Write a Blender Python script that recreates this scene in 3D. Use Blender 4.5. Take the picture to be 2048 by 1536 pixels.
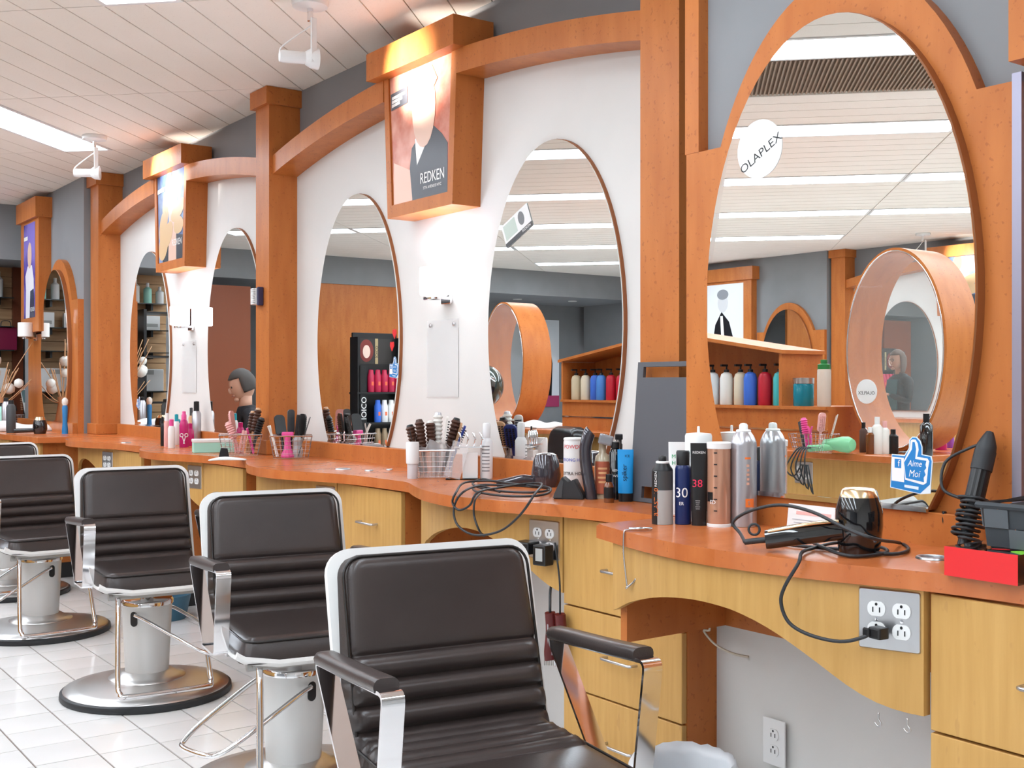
import bpy, bmesh, math, random
from mathutils import Vector, Matrix
R=random.Random(7)
PI=math.pi
sc=bpy.context.scene
for o in list(bpy.data.objects): bpy.data.objects.remove(o)
COL=sc.collection
# ---------------- camera, world, exposure ----------------
F=2300.0; YAW=math.radians(36.05); CS,SN=math.cos(YAW),math.sin(YAW); HC=1.255
cam=bpy.data.cameras.new('camera'); cam.sensor_width=36.0; cam.lens=36.0*F/2048.0
cam.clip_start=0.05; cam.clip_end=60
camo=bpy.data.objects.new('camera',cam); COL.objects.link(camo)
camo.location=(0,0,HC); camo.rotation_euler=(PI/2,0,-YAW); sc.camera=camo
w=bpy.data.worlds.new('world'); sc.world=w; w.use_nodes=True
w.node_tree.nodes['Background'].inputs[0].default_value=(0.9,0.95,1,1)
w.node_tree.nodes['Background'].inputs[1].default_value=0.0
sc.view_settings.view_transform='Standard'; sc.view_settings.look='None'
sc.view_settings.gamma=1.0; sc.view_settings.use_curve_mapping=False
sc.view_settings.exposure=0.14
LIGHT=13.0      # strength of the ceiling troffer diffusers
# ---------------- pixel helpers ----------------
def ray(x,y):
    t=(x-1024)/F; u=(768-y)/F
    return (t*CS+SN, CS-t*SN, u)
def onX(x,y,X):
    r=ray(x,y); k=X/r[0]; return (X,r[1]*k,HC+r[2]*k)
def onZ(x,y,Z):
    r=ray(x,y); k=(Z-HC)/r[2]; return (r[0]*k,r[1]*k,Z)
# ---------------- materials ----------------
MATS={}
def mat(name,base=(.8,.8,.8),rough=.5,metal=0.,spec=.5,emit=None,estr=0.,trans=0.,ior=1.45,alpha=1.,coat=0.):
    if name in MATS: return MATS[name]
    m=bpy.data.materials.new(name); m.use_nodes=True
    b=m.node_tree.nodes['Principled BSDF']
    b.inputs['Base Color'].default_value=(*base,1); b.inputs['Roughness'].default_value=rough
    b.inputs['Metallic'].default_value=metal; b.inputs['Specular IOR Level'].default_value=spec
    b.inputs['IOR'].default_value=ior; b.inputs['Transmission Weight'].default_value=trans
    b.inputs['Coat Weight'].default_value=coat; b.inputs['Alpha'].default_value=alpha
    if emit: b.inputs['Emission Color'].default_value=(*emit,1); b.inputs['Emission Strength'].default_value=estr
    MATS[name]=m; return m
def noisemix(m,c1,c2,scale=(1,1,1),nscale=5,lo=.4,hi=.6,detail=4,coord='Object',bump=0,bscale=None):
    nt=m.node_tree; N=nt.nodes; L=nt.links; b=N['Principled BSDF']
    tc=N.new('ShaderNodeTexCoord'); mp=N.new('ShaderNodeMapping'); mp.inputs['Scale'].default_value=scale
    L.new(tc.outputs[coord],mp.inputs[0])
    nz=N.new('ShaderNodeTexNoise'); nz.inputs['Scale'].default_value=nscale; nz.inputs['Detail'].default_value=detail
    L.new(mp.outputs[0],nz.inputs[0])
    rp=N.new('ShaderNodeValToRGB'); rp.color_ramp.elements[0].position=lo; rp.color_ramp.elements[1].position=hi
    rp.color_ramp.elements[0].color=(*c1,1); rp.color_ramp.elements[1].color=(*c2,1)
    L.new(nz.outputs[0],rp.inputs[0]); L.new(rp.outputs[0],b.inputs['Base Color'])
    if bump:
        bp=N.new('ShaderNodeBump'); bp.inputs['Strength'].default_value=bump; bp.inputs['Distance'].default_value=.002
        n2=N.new('ShaderNodeTexNoise'); n2.inputs['Scale'].default_value=bscale or nscale; n2.inputs['Detail'].default_value=3
        L.new(mp.outputs[0],n2.inputs[0]); L.new(n2.outputs[0],bp.inputs['Height']); L.new(bp.outputs[0],b.inputs['Normal'])
    return m,rp,mp,tc
def flecks(m,color,fscale,fpos=.62,fac=.7,scale=(1,1,1)):
    """mix small dark flecks of the material's own grain over its base colour"""
    nt=m.node_tree; N=nt.nodes; L=nt.links; b=N['Principled BSDF']
    src=b.inputs['Base Color'].links[0].from_socket
    tc=N.new('ShaderNodeTexCoord'); mp=N.new('ShaderNodeMapping'); mp.inputs['Scale'].default_value=scale
    L.new(tc.outputs['Object'],mp.inputs[0])
    nz=N.new('ShaderNodeTexNoise'); nz.inputs['Scale'].default_value=fscale; nz.inputs['Detail'].default_value=2
    L.new(mp.outputs[0],nz.inputs[0])
    rp=N.new('ShaderNodeValToRGB'); rp.color_ramp.elements[0].position=fpos; rp.color_ramp.elements[1].position=fpos+.06
    rp.color_ramp.elements[0].color=(0,0,0,1); rp.color_ramp.elements[1].color=(fac,fac,fac,1)
    mx=N.new('ShaderNodeMix'); mx.data_type='RGBA'; mx.inputs['B'].default_value=(*color,1)
    L.new(nz.outputs[0],rp.inputs[0]); L.new(rp.outputs[0],mx.inputs['Factor']); L.new(src,mx.inputs['A']); L.new(mx.outputs['Result'],b.inputs['Base Color'])
wood=mat('cherry_laminate',rough=.34,spec=.28)
noisemix(wood,(.46,.140,.033),(.55,.185,.047),(6,6,1.2),3,.3,.7); flecks(wood,(.30,.085,.025),75,.63,.5)
woodtop=mat('cherry_counter',rough=.27,spec=.6)
noisemix(woodtop,(.48,.125,.030),(.57,.17,.048),(2,6,2),3,.3,.7); flecks(woodtop,(.27,.07,.02),75,.66,.4)
maple=mat('maple_laminate',rough=.4,spec=.4)
noisemix(maple,(.52,.285,.08),(.60,.345,.11),(14,14,1.0),4,.3,.7); flecks(maple,(.42,.22,.07),55,.66,.35,(1,1,.35))
offwhite=mat('offwhite_paint',rough=.6,spec=.3); noisemix(offwhite,(.70,.69,.665),(.735,.725,.70),nscale=2)
grey=mat('grey_paint',rough=.6,spec=.3); noisemix(grey,(.235,.24,.25),(.26,.265,.275),nscale=2)
ceilm=mat('ceiling_tile',rough=.9,spec=.1)
noisemix(ceilm,(.88,.825,.75),(.91,.855,.785),nscale=1.2,bump=.25,bscale=120); flecks(ceilm,(.55,.45,.37),160,.68,.4)
gridm=mat('ceiling_grid',(.82,.76,.69),.5)
darkgap=mat('dark_gap',(.20,.14,.10),.9)
floorm=mat('floor_tile',rough=.16,spec=.5); noisemix(floorm,(.75,.745,.73),(.81,.80,.79),nscale=1.5)
grout=mat('grout',(.20,.155,.13),.9)
mirrorm=mat('mirror_silver',(.90,.93,.92),0.0,1.0)
chrome=mat('chrome',(.80,.80,.82),.07,1.0)
steel=mat('brushed_steel',(.55,.55,.56),.32,1.0)
rimm=mat('mirror_rim',(.30,.10,.03),.5)
leather=mat('brown_vinyl',rough=.3,spec=.55); noisemix(leather,(.036,.027,.025),(.05,.038,.035),nscale=3,bump=.12,bscale=260)
shellm=mat('white_shell',(.83,.82,.80),.3)
rubber=mat('black_rubber',(.025,.027,.03),.5)
pedm=mat('pedestal_grey',(.66,.655,.64),.35,.2)
blackp=mat('black_plastic',(.012,.012,.013),.3)
blackg=mat('black_gloss',(.008,.008,.009),.08,coat=1)
whitep=mat('white_plastic',(.80,.80,.79),.35)
diffuser=mat('troffer_diffuser',(.9,.9,.9),.5,emit=(.87,.97,1.07),estr=LIGHT)
glassw=mat('sconce_glass',(.9,.9,.9),.4,emit=(.93,.93,1.0),estr=6)
glassoff=mat('sconce_glass_unlit',(.85,.84,.82),.35)
clear=mat('clear_acrylic',(.95,.96,.96),.03,trans=1.0,ior=1.2)
wirem=mat('wire',(.62,.62,.64),.2,1.0)
def col(name,rgb,rough=.4,metal=0.,**k):
    """sRGB 0-255 helper"""
    lin=[((v/255+.055)/1.055)**2.4 if v>10 else v/255/12.92 for v in rgb]
    return mat(name,tuple(lin),rough,metal,**k)
# ---------------- mesh helpers ----------------
XF=None
def link(o,parent=None):
    COL.objects.link(o)
    if parent is not None: o.parent=parent
    return o
def obj(name,bm,m,parent=None,smooth=False,ang=None):
    if isinstance(bm,bmesh.types.BMesh):
        if XF:
            for v in bm.verts: v.co=XF(v.co)
        bmesh.ops.recalc_face_normals(bm,faces=bm.faces)
        me=bpy.data.meshes.new(name); bm.to_mesh(me); bm.free()
    else: me=bm
    if m is not None and not me.materials: me.materials.append(m)
    if smooth:
        me.shade_smooth()
        if ang:
            try: me.set_sharp_from_angle(angle=math.radians(ang))
            except Exception: pass
    o=bpy.data.objects.new(name,me); return link(o,parent)
def tag(o,label,cat,group=None):
    o['label']=label; o['category']=cat
    if group: o['group']=group
    return o
def struct(o): o['kind']='structure'; return o
def thing(name,label,cat,loc=(0,0,0),rz=0,group=None):
    o=bpy.data.objects.new(name,None); o.empty_display_size=.05; link(o)
    o.location=loc; o.rotation_euler=(0,0,rz)
    return tag(o,label,cat,group)
def dup(root,loc,rz,label=None,group=None,lift=None):
    r=root.copy(); COL.objects.link(r); r.location=loc; r.rotation_euler=(0,0,rz)
    if label: r['label']=label
    if group: r['group']=group
    for ch in list(root.children):
        cc=ch.copy(); COL.objects.link(cc); cc.parent=r
        for g in ch.children:
            d=g.copy(); COL.objects.link(d); d.parent=cc
    return r
def B(): return bmesh.new()
def box(bm,x0,x1,y0,y1,z0,z1,bev=0,seg=2,M=None):
    vs=[bm.verts.new((x,y,z)) for z in(z0,z1) for y in(y0,y1) for x in(x0,x1)]
    fs=[bm.faces.new([vs[i] for i in f]) for f in((0,1,3,2),(4,6,7,5),(0,4,5,1),(2,3,7,6),(0,2,6,4),(1,5,7,3))]
    if M:
        for v in vs: v.co=M@v.co
    if bev:
        es=list({e for f in fs for e in f.edges})
        bmesh.ops.bevel(bm,geom=es,offset=bev,segments=seg,profile=.6,affect='EDGES')
    return bm
def prism(bm,pts,a,b,axis='x'):
    """extrude a 2-D outline from a to b along axis; pts are (y,z) for x, (x,z) for y, (x,y) for z"""
    def mk(p,t):
        return {'x':(t,p[0],p[1]),'y':(p[0],t,p[1]),'z':(p[0],p[1],t)}[axis]
    A=[bm.verts.new(mk(p,a)) for p in pts]; Bv=[bm.verts.new(mk(p,b)) for p in pts]
    bm.faces.new(A); bm.faces.new(Bv[::-1]); n=len(pts)
    for i in range(n): bm.faces.new((A[i],Bv[i],Bv[(i+1)%n],A[(i+1)%n]))
    return bm
def strip(bm,lo,hi,a,b):
    """solid between two polylines lo,hi in (y,z), extruded x from a to b (or per-point lists)"""
    n=len(lo)
    fa=a if isinstance(a,list) else [a]*n; fb=b if isinstance(b,list) else [b]*n
    q=[[bm.verts.new((fa[i],lo[i][0],lo[i][1])),bm.verts.new((fa[i],hi[i][0],hi[i][1])),
        bm.verts.new((fb[i],hi[i][0],hi[i][1])),bm.verts.new((fb[i],lo[i][0],lo[i][1]))] for i in range(n)]
    for i in range(n-1):
        for k in range(4): bm.faces.new((q[i][k],q[i][(k+1)%4],q[i+1][(k+1)%4],q[i+1][k]))
    bm.faces.new(q[0]); bm.faces.new(q[-1][::-1]); return bm
def lathe(bm,prof,seg=24,c=(0,0,0),M=None):
    rings=[]
    for r,z in prof:
        if r<1e-5: rings.append([bm.verts.new((c[0],c[1],c[2]+z))])
        else: rings.append([bm.verts.new((c[0]+r*math.cos(2*PI*i/seg),c[1]+r*math.sin(2*PI*i/seg),c[2]+z)) for i in range(seg)])
    for a,b in zip(rings,rings[1:]):
        if len(a)==1 and len(b)==1: continue
        for i in range(seg):
            j=(i+1)%seg
            if len(a)==1: bm.faces.new((a[0],b[i],b[j]))
            elif len(b)==1: bm.faces.new((a[i],a[j],b[0]))
            else: bm.faces.new((a[i],a[j],b[j],b[i]))
    if len(rings[0])>1: bm.faces.new(rings[0][::-1])
    if len(rings[-1])>1: bm.faces.new(rings[-1])
    if M:
        for ring in rings:
            for v in ring: v.co=M@v.co
    return bm
def smoothpath(pts,n=6,closed=False):
    P=[Vector(p) for p in pts]; out=[]; N=len(P)
    for i in range(N if closed else N-1):
        p0=P[(i-1)%N] if (closed or i>0) else P[0]; p1=P[i]; p2=P[(i+1)%N]; p3=P[(i+2)%N] if (closed or i<N-2) else P[-1]
        for k in range(n):
            t=k/n
            out.append(.5*((2*p1)+(-p0+p2)*t+(2*p0-5*p1+4*p2-p3)*t*t+(-p0+3*p1-3*p2+p3)*t**3))
    if not closed: out.append(P[-1])
    return out
def sweep(bm,path,sec,up=Vector((0,0,1)),closed=False,cap=True):
    """sweep 2-D section (list of (a,b)) along path; a along side vector, b along up-ish"""
    P=[Vector(p) for p in path]; n=len(P); rings=[]
    prev=None
    for i in range(n):
        if closed: d=(P[(i+1)%n]-P[i-1])
        else: d=(P[min(i+1,n-1)]-P[max(i-1,0)])
        if d.length<1e-9: d=Vector((0,0,1))
        d.normalize()
        if prev is None:
            s=d.cross(up)
            if s.length<1e-3: s=d.cross(Vector((0,1,0)))
            s.normalize()
        else:
            s=prev-d*prev.dot(d)
            if s.length<1e-6: s=d.cross(up)
            s.normalize()
        prev=s; u=s.cross(d)
        rings.append([bm.verts.new(P[i]+s*a+u*b) for a,b in sec])
    m=len(sec)
    for i in range(n if closed else n-1):
        a=rings[i]; b=rings[(i+1)%n]
        for k in range(m): bm.faces.new((a[k],a[(k+1)%m],b[(k+1)%m],b[k]))
    if cap and not closed: bm.faces.new(rings[0][::-1]); bm.faces.new(rings[-1])
    return bm
def circ(r,n=8): return [(r*math.cos(2*PI*i/n),r*math.sin(2*PI*i/n)) for i in range(n)]
def tube(bm,pts,r,n=8,sm=0,closed=False):
    return sweep(bm,smoothpath(pts,sm,closed) if sm else pts,circ(r,n),closed=closed)
def rrect(w,h,r,n=5,cx=0,cy=0):
    out=[]
    for (sx,sy,a0) in((1,1,0),(-1,1,90),(-1,-1,180),(1,-1,270)):
        for k in range(n+1):
            a=math.radians(a0+90*k/n); out.append((cx+sx*(w/2-r)+r*math.cos(a),cy+sy*(h/2-r)+r*math.sin(a)))
    return out
def ell(a,b,n,t0=0,t1=2*PI,cy=0,cz=0):
    return [(cy+a*math.cos(t0+(t1-t0)*i/n),cz+b*math.sin(t0+(t1-t0)*i/n)) for i in range(n+1)]
TXT={}
def textmesh(s,size=1.0,shear=0,ext=0.0):
    k=(s,size,shear,ext)
    if k in TXT: return TXT[k]
    cu=bpy.data.curves.new('txt','FONT'); cu.body=s; cu.size=size; cu.shear=shear; cu.align_x='CENTER'; cu.align_y='CENTER'; cu.extrude=ext; cu.resolution_u=3
    t=bpy.data.objects.new('txt',cu); COL.objects.link(t)
    dg=bpy.context.evaluated_depsgraph_get(); me=bpy.data.meshes.new_from_object(t.evaluated_get(dg))
    bpy.data.objects.remove(t); TXT[k]=me; return me
def text(s,size,m,M,parent=None,name='lettering',sx=1.0,shear=0,bend=None):
    """flat lettering; M maps text plane (x right, y up, z out of the face) to the parent's space. bend=radius wraps it round a cylinder"""
    me=textmesh(s,size,shear).copy()
    for v in me.vertices:
        x,y,z=v.co; x*=sx
        if bend:
            a=x/bend; v.co=M@Vector((bend*math.sin(a),y,bend*math.cos(a)-bend))
        else: v.co=M@Vector((x,y,z))
    me.materials.clear(); me.materials.append(m)
    o=bpy.data.objects.new(name,me); return link(o,parent)
def frame(o,xd,yd):
    """matrix with origin o, text x axis xd, text y axis yd"""
    x=Vector(xd).normalized(); y=Vector(yd).normalized(); z=x.cross(y)
    return Matrix(((x[0],y[0],z[0],o[0]),(x[1],y[1],z[1],o[1]),(x[2],y[2],z[2],o[2]),(0,0,0,1)))
# ================= STRUCTURE =================
K=math.sqrt(.5); CZ=2.69
RX0,RX1,RY0,RY1=-5.95,2.5,-2.6,11.6
def proj(X,Y,Z):
    z=X*SN+Y*CS
    if z<.1: return None
    return (1024+F*(X*CS-Y*SN)/z,768-F*(Z-HC)/z,z)
def inframe(X,Y,Z,m=60):
    p=proj(X,Y,Z)
    return p and -m<p[0]<2048+m and -m<p[1]<1536+m
# floor -------------------------------------------------
fl=struct(obj('floor',box(B(),RX0-.2,RX1+.45,RY0-.1,13.15,-.08,-.004),grout))
T=.2075; cells=[]
i0=int((RX0-.955)/T)-1; i1=int((RX1-.955)/T)+1; j0=int((RY0-3.975)/T)-1; j1=int((13.0-3.975)/T)+1
for i in range(i0,i1):
    for j in range(j0,j1):
        x=.955+T*(i+.5); y=3.975+T*(j+.5)
        cells.append((0 if (inframe(x,y,0,20)) else 1,math.hypot(x,y),x,y))
cells.sort()
tb=box(B(),-T/2+.0031,T/2-.0031,-T/2+.0018,T/2-.0018,-.02,0); tme=bpy.data.meshes.new('tile'); bmesh.ops.recalc_face_normals(tb,faces=tb.faces); tb.to_mesh(tme); tb.free(); tme.materials.append(floorm)
rest=B()
for n,(a,d,x,y) in enumerate(cells):
    if n<290 and a==0:
        o=bpy.data.objects.new('tile',tme); link(o,fl); o.location=(x,y,R.uniform(-.0004,.0004))
    else: box(rest,x-T/2+.0031,x+T/2-.0031,y-T/2+.0018,y+T/2-.0018,-.02,0)
o=obj('tiles_beyond',rest,floorm,fl); o['kind']='stuff'
# ceiling -----------------------------------------------
ce=struct(obj('ceiling',box(B(),RX0-.2,RX1+.2,RY0-.1,RY1+.2,CZ+.014,CZ+.1),gridm))
QP,Q0,PP,P0=.1628,1.07,1.2575,4.07
def clip(poly):
    for ax,lim,s in((0,RX0,1),(0,RX1,-1),(1,RY0,1),(1,RY1,-1)):
        out=[]
        for i in range(len(poly)):
            a=poly[i]; b=poly[(i+1)%len(poly)]; da=s*(a[ax]-lim); db=s*(b[ax]-lim)
            if da>=0: out.append(a)
            if da*db<0:
                t=da/(da-db); out.append((a[0]+(b[0]-a[0])*t,a[1]+(b[1]-a[1])*t))
        poly=out
        if len(poly)<3: return None
    return poly
def xy(p,q): return ((p-q)*K,(p+q)*K)
def rect_pq(p0,p1,q0,q1): return [xy(p0,q0),xy(p1,q0),xy(p1,q1),xy(p0,q1)]
lights=[]
used=set()
for r in range(-3,8):
    for m in range(-7,9):
        p0,p1=P0+PP*m,P0+PP*(m+1); a=5+10*r; q0,q1=Q0+QP*a,Q0+QP*(a+2)
        c4=rect_pq(p0,p1,q0,q1)
        if all(RX0+.25<x<RX1-.25 and -1.3<y<RY1-.25 for x,y in c4):
            lights.append((p0,p1,q0,q1)); used.add((m,a)); used.add((m,a+1))
vent=[(-2,k) for k in(7,8,9,10)]
planks=[]
for m in range(-8,10):
    for a in range(-32,76):
        if (m,a) in used or (m,a) in vent: continue
        p0,p1=P0+PP*m+.0035,P0+PP*(m+1)-.0035; q0,q1=Q0+QP*a+.0028,Q0+QP*(a+1)-.0028
        pl=clip(rect_pq(p0,p1,q0,q1))
        if pl:
            cx=sum(v[0] for v in pl)/len(pl); cy=sum(v[1] for v in pl)/len(pl)
            vis=any(inframe(x,y,CZ,10) for x,y in pl+[(cx,cy)]) and cy>1
            planks.append((0 if vis else 1,math.hypot(cx,cy),pl))
planks.sort(key=lambda t:t[:2])
rest=B()
for n,(a,d,pl) in enumerate(planks):
    if n<295 and a==0: 
        o=obj('ceiling_plank',prism(B(),pl,CZ,CZ+.016,'z'),ceilm,ce)
    else: prism(rest,pl,CZ,CZ+.016,'z')
o=obj('planks_beyond',rest,ceilm,ce); o['kind']='stuff'
# runners of the suspension grid
rb=B()
for m in (-1,):
    p=P0+PP*m; w=.022
    pl=clip(rect_pq(p-w,p+w,-4,13))
    if pl: prism(rb,pl,CZ-.001 if m!=-1 else CZ-.003,CZ+.015,'z')
obj('grid_runner',rb,gridm,ce)
for (p0,p1,q0,q1) in lights:
    c=xy((p0+p1)/2,(q0+q1)/2)
    inn=proj(c[0],c[1],CZ)
    vis=any(inframe(*xy(a_,b_),CZ,0) for a_ in(p0,p0+(p1-p0)/3,p1-(p1-p0)/3,p1) for b_ in(q0,q1)); OS='' if vis else '_offscreen'
    t=thing('ceiling_light'+OS,'recessed fluorescent ceiling light with a white diffuser, flush in the plank ceiling','ceiling light',(c[0],c[1],CZ),PI/4,'fluorescent ceiling lights in diagonal rows')
    # local x = -q direction..., local frame rotated 45deg: x'=( K, K)=p axis, y'=(-K,K)=q axis
    if abs(p0-5.3275)<.01 and abs(q0-3.512)<.01: t['label']='fluorescent ceiling light whose end lies behind the spotlight for the blonde-curls poster'; del t['group']
    if abs(p1-4.07)<.01 and abs(q0-1.884)<.01: t['label']='fluorescent ceiling light ending just short of the spotlight for the coral poster'; del t['group']
    hp,hq=(p1-p0)/2-.004,(q1-q0)/2-.003
    fb=B()
    for x0,x1,y0,y1 in((-hp,hp,-hq,-hq+.02),(-hp,hp,hq-.02,hq),(-hp,-hp+.02,-hq+.02,hq-.02),(hp-.02,hp,-hq+.02,hq-.02)): box(fb,x0,x1,y0,y1,-.004,.014)
    obj('frame',fb,whitep,t)
    obj('diffuser'+OS,box(B(),-hp+.02,hp-.02,-hq+.02,hq-.02,.0,.012),diffuser,t)
# air vent grille tile
c=rect_pq(P0-2*PP,P0-PP,Q0+7*QP,Q0+11*QP); cx=sum(v[0] for v in c)/4; cy=sum(v[1] for v in c)/4
t=thing('ceiling_vent','brown slatted return air grille set in the plank ceiling','vent',(cx,cy,CZ),PI/4)
obj('backing',box(B(),-PP/2+.01,PP/2-.01,-2*QP+.005,2*QP-.005,.01,.014),darkgap,t)
bm=B()
for k in range(60):
    x=-PP/2+.03+k*(PP-.06)/59; box(bm,x-.004,x+.004,-2*QP+.02,2*QP-.02,-.001,.011)
o=obj('slats',bm,col('vent_brown',(150,128,108)),t); o['kind']='stuff'
# walls --------------------------------------------------
XB=2.48
def wallbox(name,x0,x1,y0,y1,z0,z1,m): return struct(obj(name,box(B(),x0,x1,y0,y1,z0,z1),m))
wr=wallbox('wall_right',XB,XB+.2,2.19,8.15,-.02,CZ+.02,grey)
wrn=wallbox('wall_right_near',2.20,XB+.2,RY0-.1,2.19,-.02,CZ+.02,grey)
wrf=wallbox('wall_right_far',2.28,XB+.2,8.15,9.8,-.02,CZ+.02,grey)
wallbox('wall_left',RX0-.2,RX0,RY0-.1,13.2,-.02,CZ+.02,grey)
wallbox('wall_front',RX0-.2,XB+.2,RY0-.25,RY0-.1,-.02,CZ+.02,offwhite)
wallbox('wall_back',RX0-.2,1.1,13.0,13.15,-.02,2.40,grey)
wallbox('wall_back_soffit',RX0-.2,1.1,11.6,13.0,2.38,CZ+.02,grey)
wallbox('wall_alcove_soffit',1.1,2.95,9.8,10.5,2.25,CZ+.02,grey)
wallbox('wall_alcove_back',1.1,2.95,10.5,10.65,-.02,CZ+.02,grey)
wallbox('wall_alcove_side',1.1,1.2,10.65,13.1,-.02,CZ+.02,grey)
wallbox('wall_far_right',2.75,2.95,9.8,10.5,-.02,2.25,grey)
# kneehole wall skin below the counters
obj('wall_skin',box(B(),2.196,2.2,RY0,2.19,0,.88),offwhite,wrn)
def archz(d): return 2.50-.078*d*d
def bay(yc,ya,yb,wall):
    ys=[ya+(yb-ya)*i/24 for i in range(25)]
    lo=[(y,0) for y in ys]; hi=[(y,archz(y-yc)-.05) for y in ys]
    obj('wall_panel',strip(B(),lo,hi,XB-.015,XB),offwhite,wall)
BAYS=[(3.83,2.536,5.175),(6.61,5.33,7.94)]
for yc,ya,yb in BAYS: bay(yc,ya,yb,wr)
# columns ------------------------------------------------
def column(y0,y1,label,xf=2.317):
    t=thing('column',label,'column',(0,0,0))
    obj('shaft',box(B(),xf,XB,y0,y1,.985,2.61),wood,t)
    obj('cap',box(B(),xf-.022,XB,y0-.02,y1+.02,2.605,CZ-.002),wood,t)
    obj('base',box(B(),xf-.02,XB,y0-.016,y1+.016,.915,.985,.003,1),wood,t)
    return t
def arch(yc,ya,yb,label):
    ys=[ya+(yb-ya)*i/20 for i in range(21)]
    hi=[(y,archz(y-yc)) for y in ys]; lo=[(y,archz(y-yc)-.09) for y in ys]
    return tag(obj('arch_beam',strip(B(),lo,hi,2.335,XB-.014),wood),label,'beam')
def lightbox(yc,label,poster,parentless=True):
    t=thing('lightbox_sign',label,'sign')
    z0,z1=1.925,2.50; b0,b1=.24,.272; xf=2.338; xbk=XB-.014
    # tapered body as frame: sides, bottom, back
    def yz(s,z): return yc+s*(b0+(b1-b0)*(z-z0)/(z1-z0))
    bm=B(); prism(bm,[(yz(-1,z0),z0),(yz(1,z0),z0),(yz(1,z1),z1),(yz(-1,z1),z1)],xf+.008,xbk)
    obj('body',bm,wood,t)
    fw=.036; bm=B()
    for s in(-1,1):
        prism(bm,[(yz(s,z0),z0),(yz(s,z0)-s*fw,z0),(yz(s,z1)-s*fw,z1),(yz(s,z1),z1)],xf,xf+.008)
    prism(bm,[(yz(-1,z0)+fw,z0),(yz(1,z0)-fw,z0),(yz(1,z0+.05)-fw,z0+.05),(yz(-1,z0+.05)+fw,z0+.05)],xf,xf+.008)
    obj('front_frame',bm,wood,t)
    obj('cap',box(B(),2.287,xbk,yc-.325,yc+.325,2.492,2.602),wood,t)
    poster(t,yc,xf+.0065,z0+.05,2.492,yz)
    return t
def quad(bm,pts,x): # pts (y,z) polygon on plane x
    bm.faces.new([bm.verts.new((x,p[0],p[1])) for p in pts]); return bm
def flat(name,pts,x,m,t): return obj(name,prism(B(),pts,x,x+.0004),m,t)
def letter(s,size,m,y,z,x,t,sx=1.0,shear=0): # lettering on a face that looks toward -X (reader looks +X: right is -Y)
    if XF: return None
    return text(s,size,m,frame((x,y,z),(0,-1,0),(0,0,1)),t,sx=sx,shear=shear)
def blob(cy,cz,a,b,n=20,rot=0):
    return [(cy+a*math.cos(2*PI*i/n)*math.cos(rot)-b*math.sin(2*PI*i/n)*math.sin(rot),cz+a*math.cos(2*PI*i/n)*math.sin(rot)+b*math.sin(2*PI*i/n)*math.cos(rot)) for i in range(n)]
def em(name,rgb,s=.55):
    lin=tuple(((v/255+.055)/1.055)**2.4 for v in rgb)
    return mat(name,lin,.25)
def posterB(t,yc,x,z0,z1,yz):
    w0,w1=.2,.232; zc=lambda f:z0+(z1-z0)*f
    bg=em('poster_coral',(214,120,96)); 
    flat('poster',[(yc-w0,z0),(yc+w0,z0),(yc+w1,z1),(yc-w1,z1)],x,bg,t)
    m,_,_,_=noisemix(bg,(.55,.16,.10),(.75,.36,.27),nscale=7)
    flat('printed_street',[(yc+.2,z0),(yc+.06,z0),(yc+.02,zc(.2)),(yc+.2,zc(.33))],x-.0005,em('poster_pale',(238,190,170)),t)
    flat('printed_suit',[(yc-.198,z0),(yc+.055,z0),(yc+.075,zc(.25)),(yc+.06,zc(.4)),(yc+.0,zc(.48)),(yc-.10,zc(.52)),(yc-.16,zc(.44)),(yc-.2,zc(.36))],x-.001,em('poster_suit',(66,69,76)),t)
    flat('printed_shirt',[(yc+.02,zc(.26)),(yc+.035,zc(.46)),(yc-.07,zc(.55)),(yc-.09,zc(.5))],x-.0015,em('poster_white',(245,243,240)),t)
    flat('printed_face',blob(yc-.03,zc(.68),.085,.155),x-.002,em('poster_skin',(226,190,170)),t)
    flat('printed_hair',[(yc+.05,zc(.78)),(yc+.06,zc(.9)),(yc,zc(.98)),(yc-.09,zc(.975)),(yc-.13,zc(.86)),(yc-.1,zc(.8)),(yc-.02,zc(.87))],x-.0025,em('poster_hair',(205,175,135)),t)
    flat('printed_band',[(yc+.218,zc(.74)),(yc+.09,zc(.76)),(yc+.09,zc(.89)),(yc+.222,zc(.87))],x-.002,em('poster_band',(90,92,100),.4),t)
    wt=em('poster_white',(245,243,240))
    for k,zz in enumerate((.845,.815,.785)): flat('printed_line',[(yc+.212,zc(zz)-.012),(yc+.11+.02*k,zc(zz)-.006),(yc+.11+.02*k,zc(zz)+.006),(yc+.212,zc(zz))],x-.0025,wt,t)
    letter('REDKEN',.060,wt,yc-.092,z0+.075,x-.002,t,.78)
    letter('5TH AVENUE NYC',.016,wt,yc-.092,z0+.038,x-.002,t)
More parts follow.
